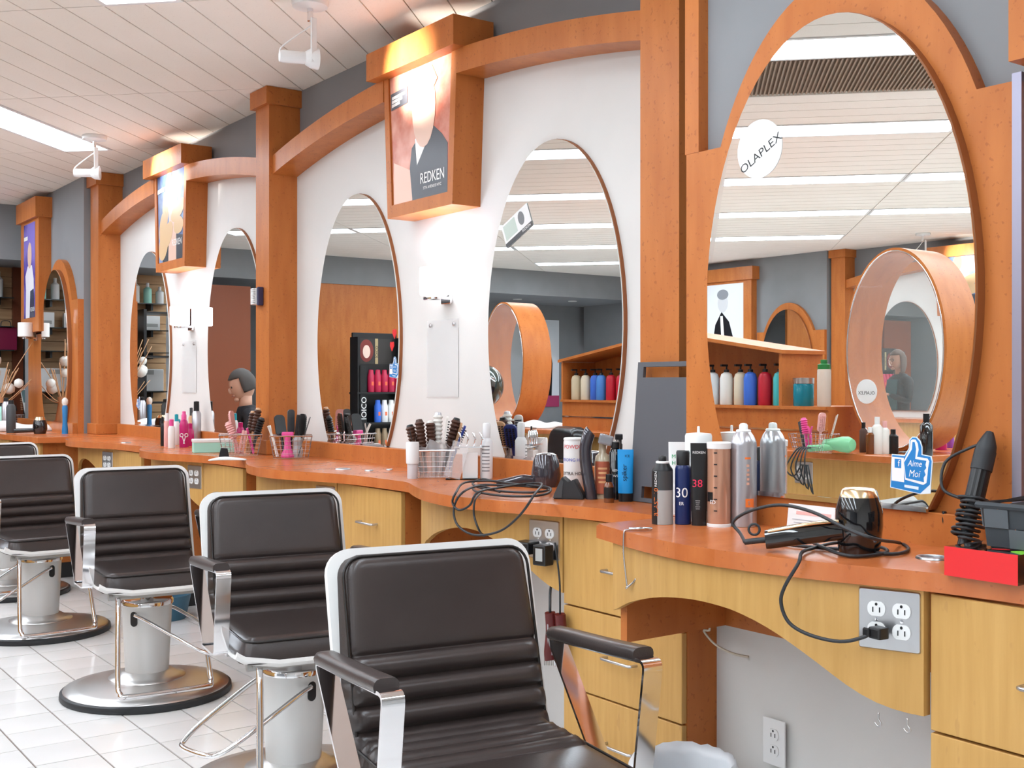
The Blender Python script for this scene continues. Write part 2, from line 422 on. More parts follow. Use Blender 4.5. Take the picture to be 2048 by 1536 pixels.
def posterA(t,yc,x,z0,z1,yz):
    w0,w1=.2,.232; zc=lambda f:z0+(z1-z0)*f
    bg=em('poster_blue',(92,118,168)); flat('poster',[(yc-w0,z0),(yc+w0,z0),(yc+w1,z1),(yc-w1,z1)],x,bg,t)
    noisemix(bg,(.06,.10,.24),(.22,.32,.52),nscale=3)
    flat('printed_dress',[(yc-.2,z0),(yc+.14,z0),(yc+.1,zc(.2)),(yc-.05,zc(.3)),(yc-.2,zc(.26))],x-.0005,em('poster_suit',(66,69,76)),t)
    flat('printed_neck',[(yc-.09,z0),(yc+.04,z0),(yc+.03,zc(.5)),(yc-.09,zc(.5))],x-.001,em('poster_skin',(226,190,170)),t)
    flat('printed_face',blob(yc-.03,zc(.66),.075,.15),x-.0015,em('poster_skin',(226,190,170)),t)
    hr=em('poster_blonde',(214,180,138))
    for k,(dy,f,a,b) in enumerate(((.09,.6,.05,.11),(.13,.4,.06,.1),(.12,.2,.07,.1),(.05,.3,.06,.1),(-.12,.55,.05,.12),(-.13,.38,.05,.08),(.03,.86,.09,.05))):
        flat('printed_curl',blob(yc+dy,zc(f),a,b,16,.3*k),x-.001-.0003*k,hr,t)
    wt=em('poster_white',(245,243,240))
    flat('printed_band',[(yc+.22,zc(.80)),(yc+.10,zc(.815)),(yc+.10,zc(.865)),(yc+.22,zc(.85))],x-.0032,wt,t)
    letter('REDKEN',.054,wt,yc-.105,z0+.10,x-.003,t,.78)
def posterE(t,yc,x,z0,z1,yz):
    w0=.17; zc=lambda f:z0+(z1-z0)*f
    bg=em('poster_violet',(92,72,160)); flat('poster',[(yc-w0,z0),(yc+w0,z0),(yc+w0,z1),(yc-w0,z1)],x,bg,t)
    noisemix(bg,(.06,.035,.25),(.22,.16,.55),nscale=4)
    flat('printed_figure',[(yc-.14,z0),(yc+.11,z0),(yc+.1,zc(.3)),(yc+.12,zc(.45)),(yc+.05,zc(.55)),(yc-.08,zc(.55)),(yc-.13,zc(.4))],x-.0006,em('poster_white2',(235,232,240),.6),t)
    flat('printed_vest',[(yc-.16,z0),(yc-.01,z0),(yc-.03,zc(.28)),(yc-.13,zc(.3))],x-.001,em('poster_navy',(60,64,88),.4),t)
    flat('printed_head',blob(yc-.01,zc(.66),.06,.1),x-.0012,em('poster_skin',(226,190,170)),t)
    flat('printed_band',[(yc+.16,zc(.83)),(yc+.05,zc(.83)),(yc+.05,zc(.87)),(yc+.16,zc(.87))],x-.0012,em('poster_white',(245,243,240)),t)
    letter('REDKEN',.045,em('poster_white',(245,243,240)),yc-.1,z0+.06,x-.0015,t,.8)
# mirrors -------------------------------------------------
def ovalpts(yc,a=.377,b=.65,cz=1.45,zb=.99,n=56):
    t0=-math.asin((cz-zb)/b); return ell(a,b,n,t0,PI-t0,yc,cz)
def mirror(yc,x,label,a=.377,b=.65):
    t=thing('oval_mirror',label,'mirror')
    obj('backing',prism(B(),ovalpts(yc,a,b),x+.006,x+.032),rimm,t)
    obj('mirror_glass',prism(B(),ovalpts(yc,a-.002,b-.002,zb=.992),x,x+.006),mirrorm,t)
    obj('bottom_channel',box(B(),x-.004,x+.006,yc-a*.70,yc+a*.70,.985,.996),chrome,t)
    return t
def sconce(yc,label,x,zc=1.645,lit=True):
    t=thing('wall_sconce'+('_offscreen' if XF else ''),label,'wall lamp')
    obj('backplate',box(B(),x-.016,x,yc-.075,yc-.01,zc-.075,zc+.055,.003,1),chrome,t)
    obj('arm',box(B(),x-.10,x-.016,yc-.09,yc-.015,zc-.062,zc-.05,.002,1),chrome,t)
    bm=B(); lathe(bm,[(.028,-.062),(.03,-.055),(.012,-.052),(.012,-.045)],16,(x-.09,yc-.08,zc)); obj('cup',bm,chrome,t,True,30)
    bm=B(); lathe(bm,[(.05,-.048),(.056,-.044),(.056,.058),(.053,.06),(.051,.058),(.051,-.04)],28,(x-.09,yc-.08,zc)); obj('glass_shade',bm,glassw if lit else glassoff,t,True,40)
    if lit:
        L=bpy.data.lights.new('sconce_bulb','POINT'); L.energy=4.5; L.color=(.80,.83,1); L.shadow_soft_size=.02
        lo=bpy.data.objects.new('sconce_bulb'+('_offscreen' if XF else ''),L); link(lo,t); lo.location=XF(Vector((x-.09,yc-.08,zc+.03))) if XF else (x-.09,yc-.08,zc+.03)
    return t
# arch-topped wood panel stations (D near, E far)
def archpanel(yc,y0,y1,x,label,zs=1.86,a=.427,b=.751,cz=1.45):
    th=math.asin((zs-cz)/b); cut=[(yc+a*math.cos(th),zs)]
    arc=ell(a,b,30,th,PI-th,yc,cz)
    pts=[(y0,.914),(y1,.914),(y1,zs)]+arc+[(y0,zs)]
    return tag(obj('arched_panel',prism(B(),pts,x,x+.04),wood),label,'panel')
# countertops ---------------------------------------------
SP=[(0,2.06),(.12,2.005),(.28,1.945),(.45,1.915),(.58,1.918),(.70,1.95),(.82,2.0),(.95,2.04),(1.1,2.055),(1.4,2.06)]
SD=[(0,1.82),(.09,1.795),(.16,1.773),(.23,1.757),(.32,1.738),(.42,1.729),(.48,1.729),(.56,1.742),(.64,1.753),(.71,1.771),(.78,1.791),(.84,1.813),(.9,1.836),(1.07,1.86),(2.4,1.87)]
def interp(tab,d):
    if d<=tab[0][0]: return tab[0][1]
    for (a,b),(c,e) in zip(tab,tab[1:]):
        if d<=c: return b+(e-b)*(d-a)/(c-a)
    return tab[-1][1]
def interps(tab,d): # smoothed
    return sum(interp(tab,d+k) for k in(-.05,-.025,0,.025,.05))/5 if d>.06 else interp(tab,d)
STA=[3.44,4.84,6.24,7.64]
def front(Y):
    for s in STA:
        if s-1.4<Y<=s: return interps(SP,s-Y)
    return 2.06
ZT=.914; TH=.035
def counter(name,pts,label):
    bm=B(); prism(bm,pts,ZT-TH,ZT,'z')
    es=[e for e in bm.edges if all(abs(v.co.z-ZT)<1e-5 for v in e.verts)]
    bmesh.ops.bevel(bm,geom=es,offset=.004,segments=2,affect='EDGES')
    return tag(obj(name,bm,woodtop),label,'countertop')
n=150; y0,y1=2.152,7.64
cf=[(front(y0+(y1-y0)*i/n),y0+(y1-y0)*i/n) for i in range(n+1)]
counter('countertop',[(XB-.02,y0)]+cf+[(XB-.02,y1)],'long wavy cherry-wood countertop running below the four oval wall mirrors')
dn=60; df=[(interps(SD,d),2.15-d) for d in [2.4*i/dn for i in range(dn+1)]]
counter('countertop',[(2.198,2.15)]+df+[(2.198,-.25)],'cherry-wood countertop section holding the black and gold hair dryer and red box')
SE=[(7.66,1.86),(8.0,1.83),(8.4,1.79),(8.9,1.80),(9.3,1.86),(9.8,1.88)]
ef=[(interps(SE,7.66+2.12*i/30),7.66+2.12*i/30) for i in range(31)]
counter('countertop',[(XB-.02,7.66)]+ef+[(2.275,9.78),(2.275,8.16),(XB-.02,8.16)],'cherry-wood countertop at the far end, piled with towels and a black dryer')
# backsplashes
for ya,yb,x0,x1,lab in((2.552,5.159,XB-.05,XB-.014,'cherry-wood backsplash strip between the two near columns'),(5.346,7.9,XB-.05,XB-.014,'cherry-wood backsplash strip between the two far columns'),(-.2,2.185,2.135,2.163,'cherry-wood backsplash strip under the big arched mirror'),(8.17,9.75,2.21,2.243,'cherry-wood backsplash strip at the far arched mirror')):
    tag(obj('backsplash',box(B(),x0,x1,ya,yb,ZT-.002,.985,.002,1),wood),lab,'backsplash')
# columns, arches, lightboxes, mirrors
column(5.175,5.33,'square cherry-wood column between the two bays of oval mirrors')
column(2.373,2.536,'square cherry-wood column with a grey cutting board leaning at its foot')
column(7.94,8.12,'square cherry-wood column beside the far arched mirror')
arch(3.83,2.536,3.56,'curved cherry-wood beam from the street-scene poster lightbox to the column by the cutting board')
arch(3.83,4.10,5.175,'curved cherry-wood beam from the middle column up to the street-scene poster lightbox')
arch(6.61,5.33,6.34,'curved cherry-wood beam from the blonde-hair poster lightbox to the middle column')
arch(6.61,6.88,7.94,'curved cherry-wood beam from the far column up to the blonde-hair poster lightbox')

lightbox(3.83,'cherry-wood lightbox with a poster of a figure in a dark suit on a coral street',posterB)
lightbox(6.61,'cherry-wood lightbox with a poster of long blonde curls on blue',posterA)
sconce(3.855,'lit wall sconce under the coral poster lightbox',XB-.015)
sconce(6.63,'lit wall sconce under the blonde-curls poster lightbox',XB-.015)
MIR={'C':3.135,'B':4.54,'A2':5.92,'A1':7.30}
mirror(MIR['C'],2.445,'oval wall mirror beside the column with the cutting board')
mirror(MIR['B'],2.445,'oval wall mirror above the pink brush basket, red hearts stuck on its edge')
mirror(MIR['A2'],2.445,'oval wall mirror partly behind the middle column, above the mint box')
mirror(MIR['A1'],2.445,'oval wall mirror next to the far column')
archpanel(1.705,1.265,2.185,2.16,'big arched cherry-wood panel around the largest oval mirror')
mirror(1.705,2.128,'largest oval mirror in the arched wood panel, round white sticker on it')
XE=2.24
archpanel(8.65,8.15,9.02,XE,'far arched cherry-wood panel around the mirror that shows slatted shelves',1.84,.42,.715,1.44)
mirror(8.65,XE-.032,'far oval mirror in an arched wood panel, reflecting slatted shelves',.36,.63)
# metal edge and neighbour panel right of the big mirror
tag(obj('edge_strip',box(B(),2.148,2.20,1.243,1.263,ZT+.002,1.872),col('edge_metal',(150,148,165),.3,.6)),'grey metal edge strip beside the big arched panel','trim strip')
t=thing('lightbox_sign','cherry-wood wall lightbox unit beyond the grey edge strip','sign')
obj('lower_panel',box(B(),2.16,2.2,.05,1.241,ZT,1.855),wood,t); obj('lightbox_body',box(B(),2.09,2.2,.25,1.236,1.88,2.58),wood,t); obj('cap',box(B(),2.05,2.2,.22,1.24,2.575,2.675),wood,t)
tag(obj('corner_trim',box(B(),2.165,2.21,2.145,2.195,1.862,CZ-.003),wood),'slim cherry-wood corner trim above the shoulder of the arched panel','trim strip')
t=thing('lightbox_sign','far cherry-wood wall lightbox with a violet poster above a sconce','sign')
obj('lower_panel',box(B(),XE,2.28,9.04,9.52,ZT,1.635),wood,t)
obj('lightbox_body',box(B(),XE-.05,2.28,9.0,9.54,1.65,2.55),wood,t); obj('cap',box(B(),XE-.08,2.28,8.97,9.57,2.5,2.65),wood,t)
posterE(t,9.27,XE-.0515,1.76,2.48,None)
sconce(9.3,'unlit wall sconce with a white glass shade below the violet poster',XE,1.66,False)
# cabinets and aprons ----------------------------------------
def handle(parent,x,y,z,w=.12):
    bm=B(); tube(bm,[(x,y-w/2,z),(x-.022,y-w/2,z),(x-.026,y-w/2+.006,z),(x-.026,y+w/2-.006,z),(x-.022,y+w/2,z),(x,y+w/2,z)],.0042,8)
    return obj('handle',bm,steel,parent,True,50)
def cabinet(y0,y1,x,xb,label):
    t=thing('drawer_cabinet',label,'cabinet')
    obj('body',box(B(),x+.018,xb,y0,y1,.10,ZT-TH),wood,t)
    obj('toe_kick',box(B(),x+.07,xb-.01,y0+.01,y1-.01,0,.10),mat('toe_black',(.03,.03,.03),.7),t)
    for za,zb in((.624,.873),(.388,.619),(.115,.383)):
        d=obj('drawer',box(B(),x,x+.018,y0+.002,y1-.002,za,zb,.0015,1),maple,t)
        handle(d,x,(y0+y1)/2-.01,zb-.13 if zb>.8 else zb-.115)
    return t
AP=[(.06,.70),(.10,.731),(.23,.773),(.345,.795),(.46,.802),(.56,.786),(.66,.744),(.72,.707),(.78,.67),(.82,.651),(.86,.648),(.95,.648)]
def apron(ys,fn,d0,d1,xb,label,yrail):
    t=thing('curved_apron',label,'apron')
    ds=[d0+(d1-d0)*i/30 for i in range(31)]
    xs=[fn(d)+.012 for d in ds]
    strip_lo=[(ys-d,interps(AP,d)) for d in ds]; hi=[(ys-d,ZT-TH) for d in ds]
    obj('front_board',strip(B(),strip_lo,hi,xs,[v+.02 for v in xs]),maple,t)
    obj('back_rail',box(B(),xb-.02,xb,ys-d1,ys-d0-.01,.64,ZT-TH),wood,t)
    obj('side_rail',box(B(),fn(d0)+.03,xb-.02,ys-d0-.03,ys-d0-.008,.64,ZT-TH),wood,t)
    return t
APF=lambda d:.55*interps(SP,d)+.955
names={3.44:('maple drawer cabinet beside the big kneehole, hung with clippers','curved maple apron below the gunmetal hair dryer'),
 4.84:('maple drawer cabinet below the wire brush basket in a plastic bag','curved maple apron below the pink brush basket'),
 6.24:('maple drawer cabinet just behind the middle column','curved maple apron below the mint box'),
 7.64:('maple drawer cabinet below the pink spray bottle','curved maple apron beside the far column')}
for s in STA:
    cabinet(s-1.33,s-.845,2.072,XB-.02,names[s][0])
    apron(s,APF,.03,.843,XB-.018,names[s][1],0)
cabinet(.78,1.249,1.852,2.185,'maple drawer cabinet under the red box')
apron(2.15,lambda d:interps(SD,d),.07,.895,2.185,'curved maple apron with an arched cut-out below the black and gold dryer',0)
cabinet(7.73,8.14,1.89,2.26,'maple drawer cabinet at the far end under the blue curling wand')
t=apron(9.15,lambda d:interps(SE,9.15-d),.07,.9,2.27,'curved maple apron at the far end under the folded towel',0)
# outlets ------------------------------------------------------
def recept(parent,y,z,x,s=1.0,fl=.0):
    pts=rrect(.033*s,.029*s,.0125*s,4); pts=[(y+a,z+max(-.0135*s,min(.0135*s,b))) for a,b in pts]
    r=obj('receptacle',prism(B(),pts,x-.0025,x+.001),whitep,parent)
    bm=B(); prism(bm,blob(y,z+.0085*s,.0026*s,.003*s,8),x-.0031,x-.002)
    for dy in(-.0062,.0062): box(bm,x-.0031,x-.002,y+dy*s-.0011,y+dy*s+.0011,z-.0065*s,z+.003*s)
    obj('slots',bm,blackp,r)
def quadplate(loc,rz,label):
    t=thing('outlet_plate',label,'outlet',loc,rz,None)
    bm=B(); prism(bm,rrect(.1158,.1143,.004,2),0,0.005,'x'); 
    for v in bm.verts:
        if v.co.x<.001: v.co.y*=.955; v.co.z*=.955
    obj('plate',bm,steel,t)
    for y in(-.023,.023):
        for z in(-.0195,.0195): recept(t,y,z,.0,1.0)
        bm=B(); lathe(bm,[(.0032,0),(.0032,.001),(0,.0014)],10,M=Matrix.Translation((0,y,0))@Matrix.Rotation(-PI/2,4,'Y')); obj('screw',bm,chrome,t)
    return t
def onapron(s,d,fn): 
    x=fn(d)+.012; sl=(fn(d+.02)-fn(d-.02))/.04
    return x,s-d,math.atan(sl)
for s,lab in((3.44,'steel four-socket outlet plate with two black adapters plugged in'),(4.84,'steel four-socket outlet plate behind the second chair back'),(6.24,'steel four-socket outlet plate right above a chair back, by the mint box'),(7.64,'small far steel outlet plate beside the far cabinet')):
    x,y,a=onapron(s,.778,APF); quadplate((x-.0052,y,.80),a,lab)
x,y,a=onapron(2.15,.838,lambda d:interps(SD,d)); quadplate((x-.0052,y,.817),a,'steel four-socket outlet plate with the dryer plug in one socket')
p=onX(1550,1484,2.185)
t=thing('wall_outlet','white two-socket wall outlet low in the kneehole','outlet',(2.18,p[1],p[2]))
obj('plate',box(B(),0,.005,-.035,.035,-.057,.057,.002,2),whitep,t)
for z in(-.0195,.0195): recept(t,0,z,0,1.0)
# ceiling spotlights ---------------------------------------------
def spot(loc,target,label,energy=75):
    OS='' if inframe(*loc) else '_offscreen'
    t=thing('ceiling_spotlight'+OS,label,'spotlight',loc)
    bm=B(); lathe(bm,[(0.0,0),(.068,0),(.07,-.006),(.066,-.022),(.02,-.028),(0,-.028)],28); obj('canopy',bm,whitep,t,True,40)
    bm=B(); lathe(bm,[(.011,-.02),(.011,-.075),(.0,-.078)],12); obj('stem',bm,chrome,t,True,40)
    d=(Vector(target)-Vector(loc)-Vector((0,0,-.2))); d.normalize()
    q=d.to_track_quat('Z','Y').to_matrix().to_4x4()
    c=Vector((0,0,-.215))
    bm=B(); box(bm,-.012,.012,-.0035,.0035,-.235,-.07,.002,1); bmesh.ops.translate(bm,verts=bm.verts,vec=(0,-.03,0)); obj('bracket',bm,whitep,t)
    M=Matrix.Translation(c)@q
    bm=B(); lathe(bm,[(0,-.115),(.020,-.115),(.023,-.105),(.023,-.02),(.027,-.015),(.036,.0),(.04,.03),(.036,.03),(.03,.0),(0,-.005)],24,M=M); obj('lamp_head',bm,whitep,t,True,35)
    tail=M@Vector((0,0,-.11)); bm=B(); tube(bm,[(0,0,-.07),(0.01,0,-.085),tuple(tail*.5+Vector((0,0,-.03))),tuple(tail+Vector((0,0,.03))),tuple(tail)],.0035,6,4); obj('cord',bm,whitep,t,True)
    L=bpy.data.lights.new('spot_bulb','SPOT'); L.energy=energy; L.spot_size=math.radians(62); L.spot_blend=1.0; L.shadow_soft_size=.012; L.color=(1,.93,.85)
    lo=bpy.data.objects.new('spot_bulb'+OS,L); link(lo,t); lo.location=M@Vector((0,0,.018)); lo.rotation_euler=(-d).to_track_quat('Z','Y').to_euler()
    return t
spot((1.925,3.93,CZ),(2.33,3.83,2.50),'white ceiling spotlight aimed at the coral poster lightbox')
spot((1.963,6.80,CZ),(2.33,6.61,2.50),'white ceiling spotlight aimed at the blonde-curls poster lightbox')
# ================= CHAIRS =================
def cushion(w,h,t,rolls=(),r=.05,nu=24,nv=48,edge=.03,groove=.010,taper=0,rb=.02):
    """pad in local (u across, v up, n outward); rolls = v positions of stitched grooves. returns verts grid"""
    us=[-1+2*i/nu for i in range(nu+1)]
    us=[math.copysign(abs(u)**.8,u) for u in us]
    vs=sorted(set([h*i/nv for i in range(nv+1)]+[g+e for g in rolls for e in(-.006,-.003,0,.003,.006)]))
    g=[]
    for v in vs:
        def inset(dist,rr): 
            return rr-math.sqrt(max(0,rr*rr-(rr-dist)**2)) if dist<rr else 0
        hw=w/2-inset(h-v,r)-inset(v,rb)+taper*(v/h-.5)
        row=[]
        for u in us:
            x=u*hw; ds=hw-abs(x); dv=min(v,h-v)
            f=lambda d:math.sqrt(max(0,1-(1-min(1,d/edge))**2))
            n=t*f(ds)**.8*f(dv)**.8
            for gq in rolls:
                dd=abs(v-gq); n-=groove*math.exp(-(dd/.0065)**2)*min(1,ds/.02)
            if rolls:  # bulge between seams
                gs=[0]+sorted(rolls)
                for a,b in zip(gs,gs[1:]):
                    if a<v<b: n+=.009*math.sin(PI*(v-a)/(b-a))*min(1,ds/.03)
            row.append((x,v,max(n,0)))
        g.append(row)
    return g
def gridmesh(bm,g,M,back=True):
    V=[[bm.verts.new(M@Vector(p)) for p in row] for row in g]
    for a,b in zip(V,V[1:]):
        for i in range(len(a)-1): bm.faces.new((a[i],a[i+1],b[i+1],b[i]))
    if back:
        bnd=V[0]+[r[-1] for r in V[1:]]+V[-1][-2::-1]+[r[0] for r in V[-2:0:-1]]
        bm.faces.new(bnd[::-1])
    return bm
def rr_top(w,h,r,rb,n=6):
    out=[]
    for (sx,sy,rr,a0) in((1,1,r,0),(-1,1,r,90),(-1,-1,rb,180),(1,-1,rb,270)):
        for k in range(n+1):
            a=math.radians(a0+90*k/n); out.append((sx*(w/2-rr)+rr*math.cos(a),(h-rr if sy>0 else rb)+rr*math.sin(a)))
    return out
def make_chair(label,seat_rolls=False):
    t=thing('salon_chair',label,'chair',(0,0,0),0,'brown vinyl hydraulic salon chairs')
    # fixed lower part -----------------------------------------------------
    bm=B(); lathe(bm,[(.30,0),(.332,0),(.336,.006),(.334,.024),(.322,.030),(.30,.03)],56); obj('rubber_rim',bm,rubber,t,True,40)
    bm=B(); lathe(bm,[(.325,.026),(.322,.033),(.27,.044),(.19,.058),(.15,.066),(.0,.066)],56); obj('base_plate',bm,mat('base_chrome',(.66,.65,.64),.32,1.0),t,True,60)
    bm=B(); lathe(bm,[(.152,.064),(.150,.070),(.12,.078),(.096,.094),(.0,.094)],40); obj('collar',bm,mat('base_chrome',(.66,.65,.64),.32,1.0),t,True,60)
    bm=B(); lathe(bm,[(.084,.088),(.086,.10),(.099,.375),(.0,.375)],40); ped=obj('pedestal',bm,pedm,t,True,40)
    bm=B(); lathe(bm,[(.103,.363),(.1035,.377),(.098,.385),(.04,.389),(.0,.389)],40); obj('pedestal_lid',bm,chrome,t,True,40)
    return t
def chair_upper(t,sr):
    """everything that rises with the piston; forward is +y"""
    bm=B(); lathe(bm,[(.026,.36),(.026,.448),(0,.448)],20); obj('piston',bm,chrome,t,True,40)
    bm=B(); box(bm,-.17,.17,-.15,.16,.440,.452,.003,1); box(bm,-.17,.17,.10,.13,.430,.441); obj('seat_bracket',bm,mat('cast_grey',(.42,.41,.39),.45,.6),t)
    # one-piece shell: seat pan + back
    sh=B()
    prof=[(-.21,.49),(-.20,.471),(-.16,.459),(.17,.459),(.225,.463),(.245,.477)]
    W=.243
    rows=[]
    for y,z in prof: rows.append([(x,y,z+.035*(abs(x)/W)**6) for x in [W*u for u in(-1,-.97,-.9,-.5,0,.5,.9,.97,1)]])
    Vt=[[sh.verts.new(p) for p in r] for r in rows]; Vb=[[sh.verts.new((p[0]*1.0,p[1],p[2]-.012)) for p in r] for r in rows]
    for V,fl in((Vt,0),(Vb,1)):
        for a,b in zip(V,V[1:]):
            for i in range(8): sh.faces.new((a[i],a[i+1],b[i+1],b[i]))
    def rim(a,b):
        for i in range(len(a)-1): sh.faces.new((a[i],b[i],b[i+1],a[i+1]))
    rim(Vt[0],Vb[0]); rim(Vt[-1],Vb[-1]); rim([r[0] for r in Vt],[r[0] for r in Vb]); rim([r[-1] for r in Vt],[r[-1] for r in Vb])
    obj('seat_shell',sh,shellm,t,True,50)
    rec=math.radians(15)
    Mb=Matrix.Translation((0,-.188,.470))@Matrix.Rotation(rec,4,'X')@Matrix(((1,0,0,0),(0,0,1,0),(0,1,0,0),(0,0,0,1)))  # u->x, v->z, n->+y
    bm=B(); pts=rr_top(.474,.455,.052,.03)
    A=[bm.verts.new(Mb@Vector((p[0],p[1],-.012))) for p in pts]; C=[bm.verts.new(Mb@Vector((p[0]*1.0,p[1],.006))) for p in pts]
    D=[bm.verts.new(Mb@Vector((p[0]*.965,.012+p[1]*.965,.006))) for p in pts]
    n=len(pts); bm.faces.new(A[::-1]); bm.faces.new(D)
    for i in range(n): 
        j=(i+1)%n; bm.faces.new((A[i],A[j],C[j],C[i])); bm.faces.new((C[i],C[j],D[j],D[i]))
    obj('back_shell',bm,shellm,t,True,35)
    h=.435; g=cushion(.448,h,.046,(.075,.125,.175,.225),.045,taper=-.02)
    bm=B(); gridmesh(bm,g,Mb@Matrix.Translation((0,.006,.004))); bp=obj('back_pad',bm,leather,t,True,70)
    # piping round the face
    pp=[Mb@Vector((p[0],p[1]+.006,.040)) for p in rr_top(.426,h-.008,.042,.02)]
    bm=B(); tube(bm,pp,.0035,6,0,True); obj('piping',bm,mat('piping_dark',(.012,.009,.008),.35),bp,True)
    # seat pad
    Ms=Matrix.Translation((0,-.185,.468))@Matrix(((1,0,0,0),(0,1,0,0),(0,0,1,0),(0,0,0,1)))
    g=cushion(.452,.425,.072,(.06,.11,.16,.21) if sr else (),.05,24,40,.035,.006,0,.04)
    bm=B(); gridmesh(bm,g,Ms); sp=obj('seat_pad',bm,leather,t,True,70)
    pts=[(p[0],p[1]-.185+.006,.468+.062) for p in rr_top(.430,.41,.045,.03)]
    bm=B(); tube(bm,pts,.0032,6,0,True); obj('piping',bm,mat('piping_dark',(.012,.009,.008),.35),sp,True)
    # arms: flat chrome bar bent into a loop with a pad on top
    for s in(-1,1):
        x=s*.264
        def fil(P,r=.022,n=5):
            out=[]
            for i,p in enumerate(P):
                p=Vector(p)
                if i in(0,len(P)-1): out.append(p); continue
                a=(Vector(P[i-1])-p).normalized(); b=(Vector(P[i+1])-p).normalized()
                for k in range(n+1):
                    q=k/n; out.append((p+a*r)*(1-q)**2+p*2*q*(1-q)+(p+b*r)*q*q)
            return out
        path=fil([(x,-.02,.485),(x,-.215,.700),(x,.175,.728),(x,.135,.482),(x,-.03,.480)])
        bm=B(); sweep(bm,path,[(-.0035,-.021),(.0035,-.021),(.0035,.021),(-.0035,.021)],up=Vector((1,0,0)))
        arm=obj('arm',bm,chrome,t,True,30)
        bm=B(); box(bm,x-s*.03-.012,x-s*.03+.012,-.02,.13,.474,.484); obj('arm_bracket',bm,chrome,arm)
        bm=B(); sec=rrect(.048,.030,.013,3); sweep(bm,smoothpath([(x,-.21,.707),(x,-.19,.709),(x,.0,.722),(x,.12,.732),(x,.14,.733)],3),sec); obj('arm_pad',bm,leather,arm,True,60)
    # footrest
    bm=B()
    pts=[(-.15,.10,.435),(-.155,.15,.420),(-.175,.235,.14),(-.172,.262,.092),(-.14,.272,.08),(.14,.272,.08),(.172,.262,.092),(.175,.235,.14),(.155,.15,.420),(.15,.10,.435)]
    tube(bm,pts,.0105,10,5); obj('footrest',bm,chrome,t,True)
    bm=B(); tube(bm,[(-.185,.115,.434),(.185,.115,.434)],.013,10); obj('footrest_pivot',bm,mat('cast_grey',(.42,.41,.39),.45,.6),t,True,40)
def lever(t,ang):
    M=Matrix.Rotation(ang,4,'Z')
    bm=B(); pts=[(.02,.112,.335),(.08,.115,.315),(.26,.11,.235),(.335,.09,.200),(.36,.05,.195),(.36,-.05,.195),(.335,-.09,.200),(.26,-.11,.235),(.08,-.115,.315),(.02,-.112,.335)]
    tube(bm,[tuple(M@Vector(p)) for p in pts],.0075,8,4); lv=obj('pump_lever',bm,chrome,t,True)
    for s in(-1,1):
        bm=B(); prism(bm,rrect(.030,.06,.0148,5),-.004,.004,'y')
        MM=M@Matrix.Translation((.005,s*.0935,.315)); 
        for v in bm.verts: v.co=MM@v.co
        obj('lever_slot',bm,blackp,t)
def place_chair(x,y,rz,lift,la,label,sr=False):
    t=make_chair(label,sr); before=set(bpy.data.objects)
    chair_upper(t,sr)
    for o in set(bpy.data.objects)-before:
        if o.parent==t:
            o.location.z+=lift
            if not o.name.startswith('piston'): o.location.y+=.04
    lever(t,la)
    t.location=(x,y,0); t.rotation_euler=(0,0,rz)
    return t
# forward (+y local) has to look along -Y: rotation 180deg plus the chair's own turn
CH=[(1.556,4.665,-5,-.008,132,'brown vinyl salon chair by the mint box counter, whole pedestal and base in view',False),
    (1.56,3.30,-9.5,-.008,22,'brown vinyl salon chair just behind the one with a ribbed seat',False),
    (1.288,1.875,-9.5,-.003,30,'brown vinyl salon chair with a ribbed seat by the waste bin',True),
    (1.50,6.12,2,-.03,20,'brown vinyl salon chair with its chrome base cut off by the frame edge',False),
    (1.63,7.35,4,-.02,60,'farthest brown vinyl salon chair, only its back top showing',False)]
for px,py,th,lift,la,lab,sr in CH:
    place_chair(px,py,PI+math.radians(th),lift,math.radians(la),lab,sr)
# ================= COUNTER THINGS =================
IR=Vector((CS,-SN,0)); IF=Vector((SN,CS,0))
def depth(p): return p[0]*SN+p[1]*CS
class Spot:
    """a place on a horizontal surface under a pixel: centre pushed back by the radius in pixels"""
    def __init__(s,x,y,rpx=0,Z=ZT):
        p=Vector(onZ(x,y,Z)); d=Vector((p[0],p[1],0)).normalized()
        s.m=depth(p)/F; s.p=p+d*(rpx*s.m); s.d=d; s.x=x; s.y=y; s.m=depth(s.p)/F
        s.r=Vector((d[1],-d[0],0))
        s.yc=768-F*(Z-HC)/depth(s.p)   # pixel row of the centre's foot
        s.rz=math.atan2(d[1],d[0])-PI/2
    def h(s,y): return (s.yc-y)*s.m      # height above the surface for a pixel row
def stand(name,label,cat,x,yb,rpx,parts,group=None,Z=ZT,seg=28,flatness=1.0,turn=0):
    """a turned object; parts = (part name, material, [(radius px, row px)...]) rows measured in the photo"""
    s=Spot(x,yb,rpx,Z); t=thing(name,label,cat,tuple(s.p),s.rz+turn,group)
    for pn,m,prof in parts:
        bm=B(); lathe(bm,[(r*s.m,max(s.h(y),0)) for r,y in prof],seg)
        if flatness!=1:
            for v in bm.verts: v.co.y*=flatness
        obj(pn,bm,m,t,True,38)
    t['_s']=0; del t['_s']; return t,s
def wrap(t,s,txt,size,m,y,rpx,dx=0,rot=0,sx=1.0,shear=0):
    """lettering wrapped on the side that faces the room (local -y)"""
    r=rpx*s.m+.0006; M=Matrix.Translation((0,0,s.h(y)))
    me=textmesh(txt,size,shear).copy()
    for v in me.vertices:
        a,b=v.co.x*sx,v.co.y
        if rot: a,b=-b,a
        th=(a+dx)/r; v.co=Vector((r*math.sin(th),-r*math.cos(th),s.h(y)+b))
    me.materials.clear(); me.materials.append(m); o=bpy.data.objects.new('lettering',me); link(o,t)
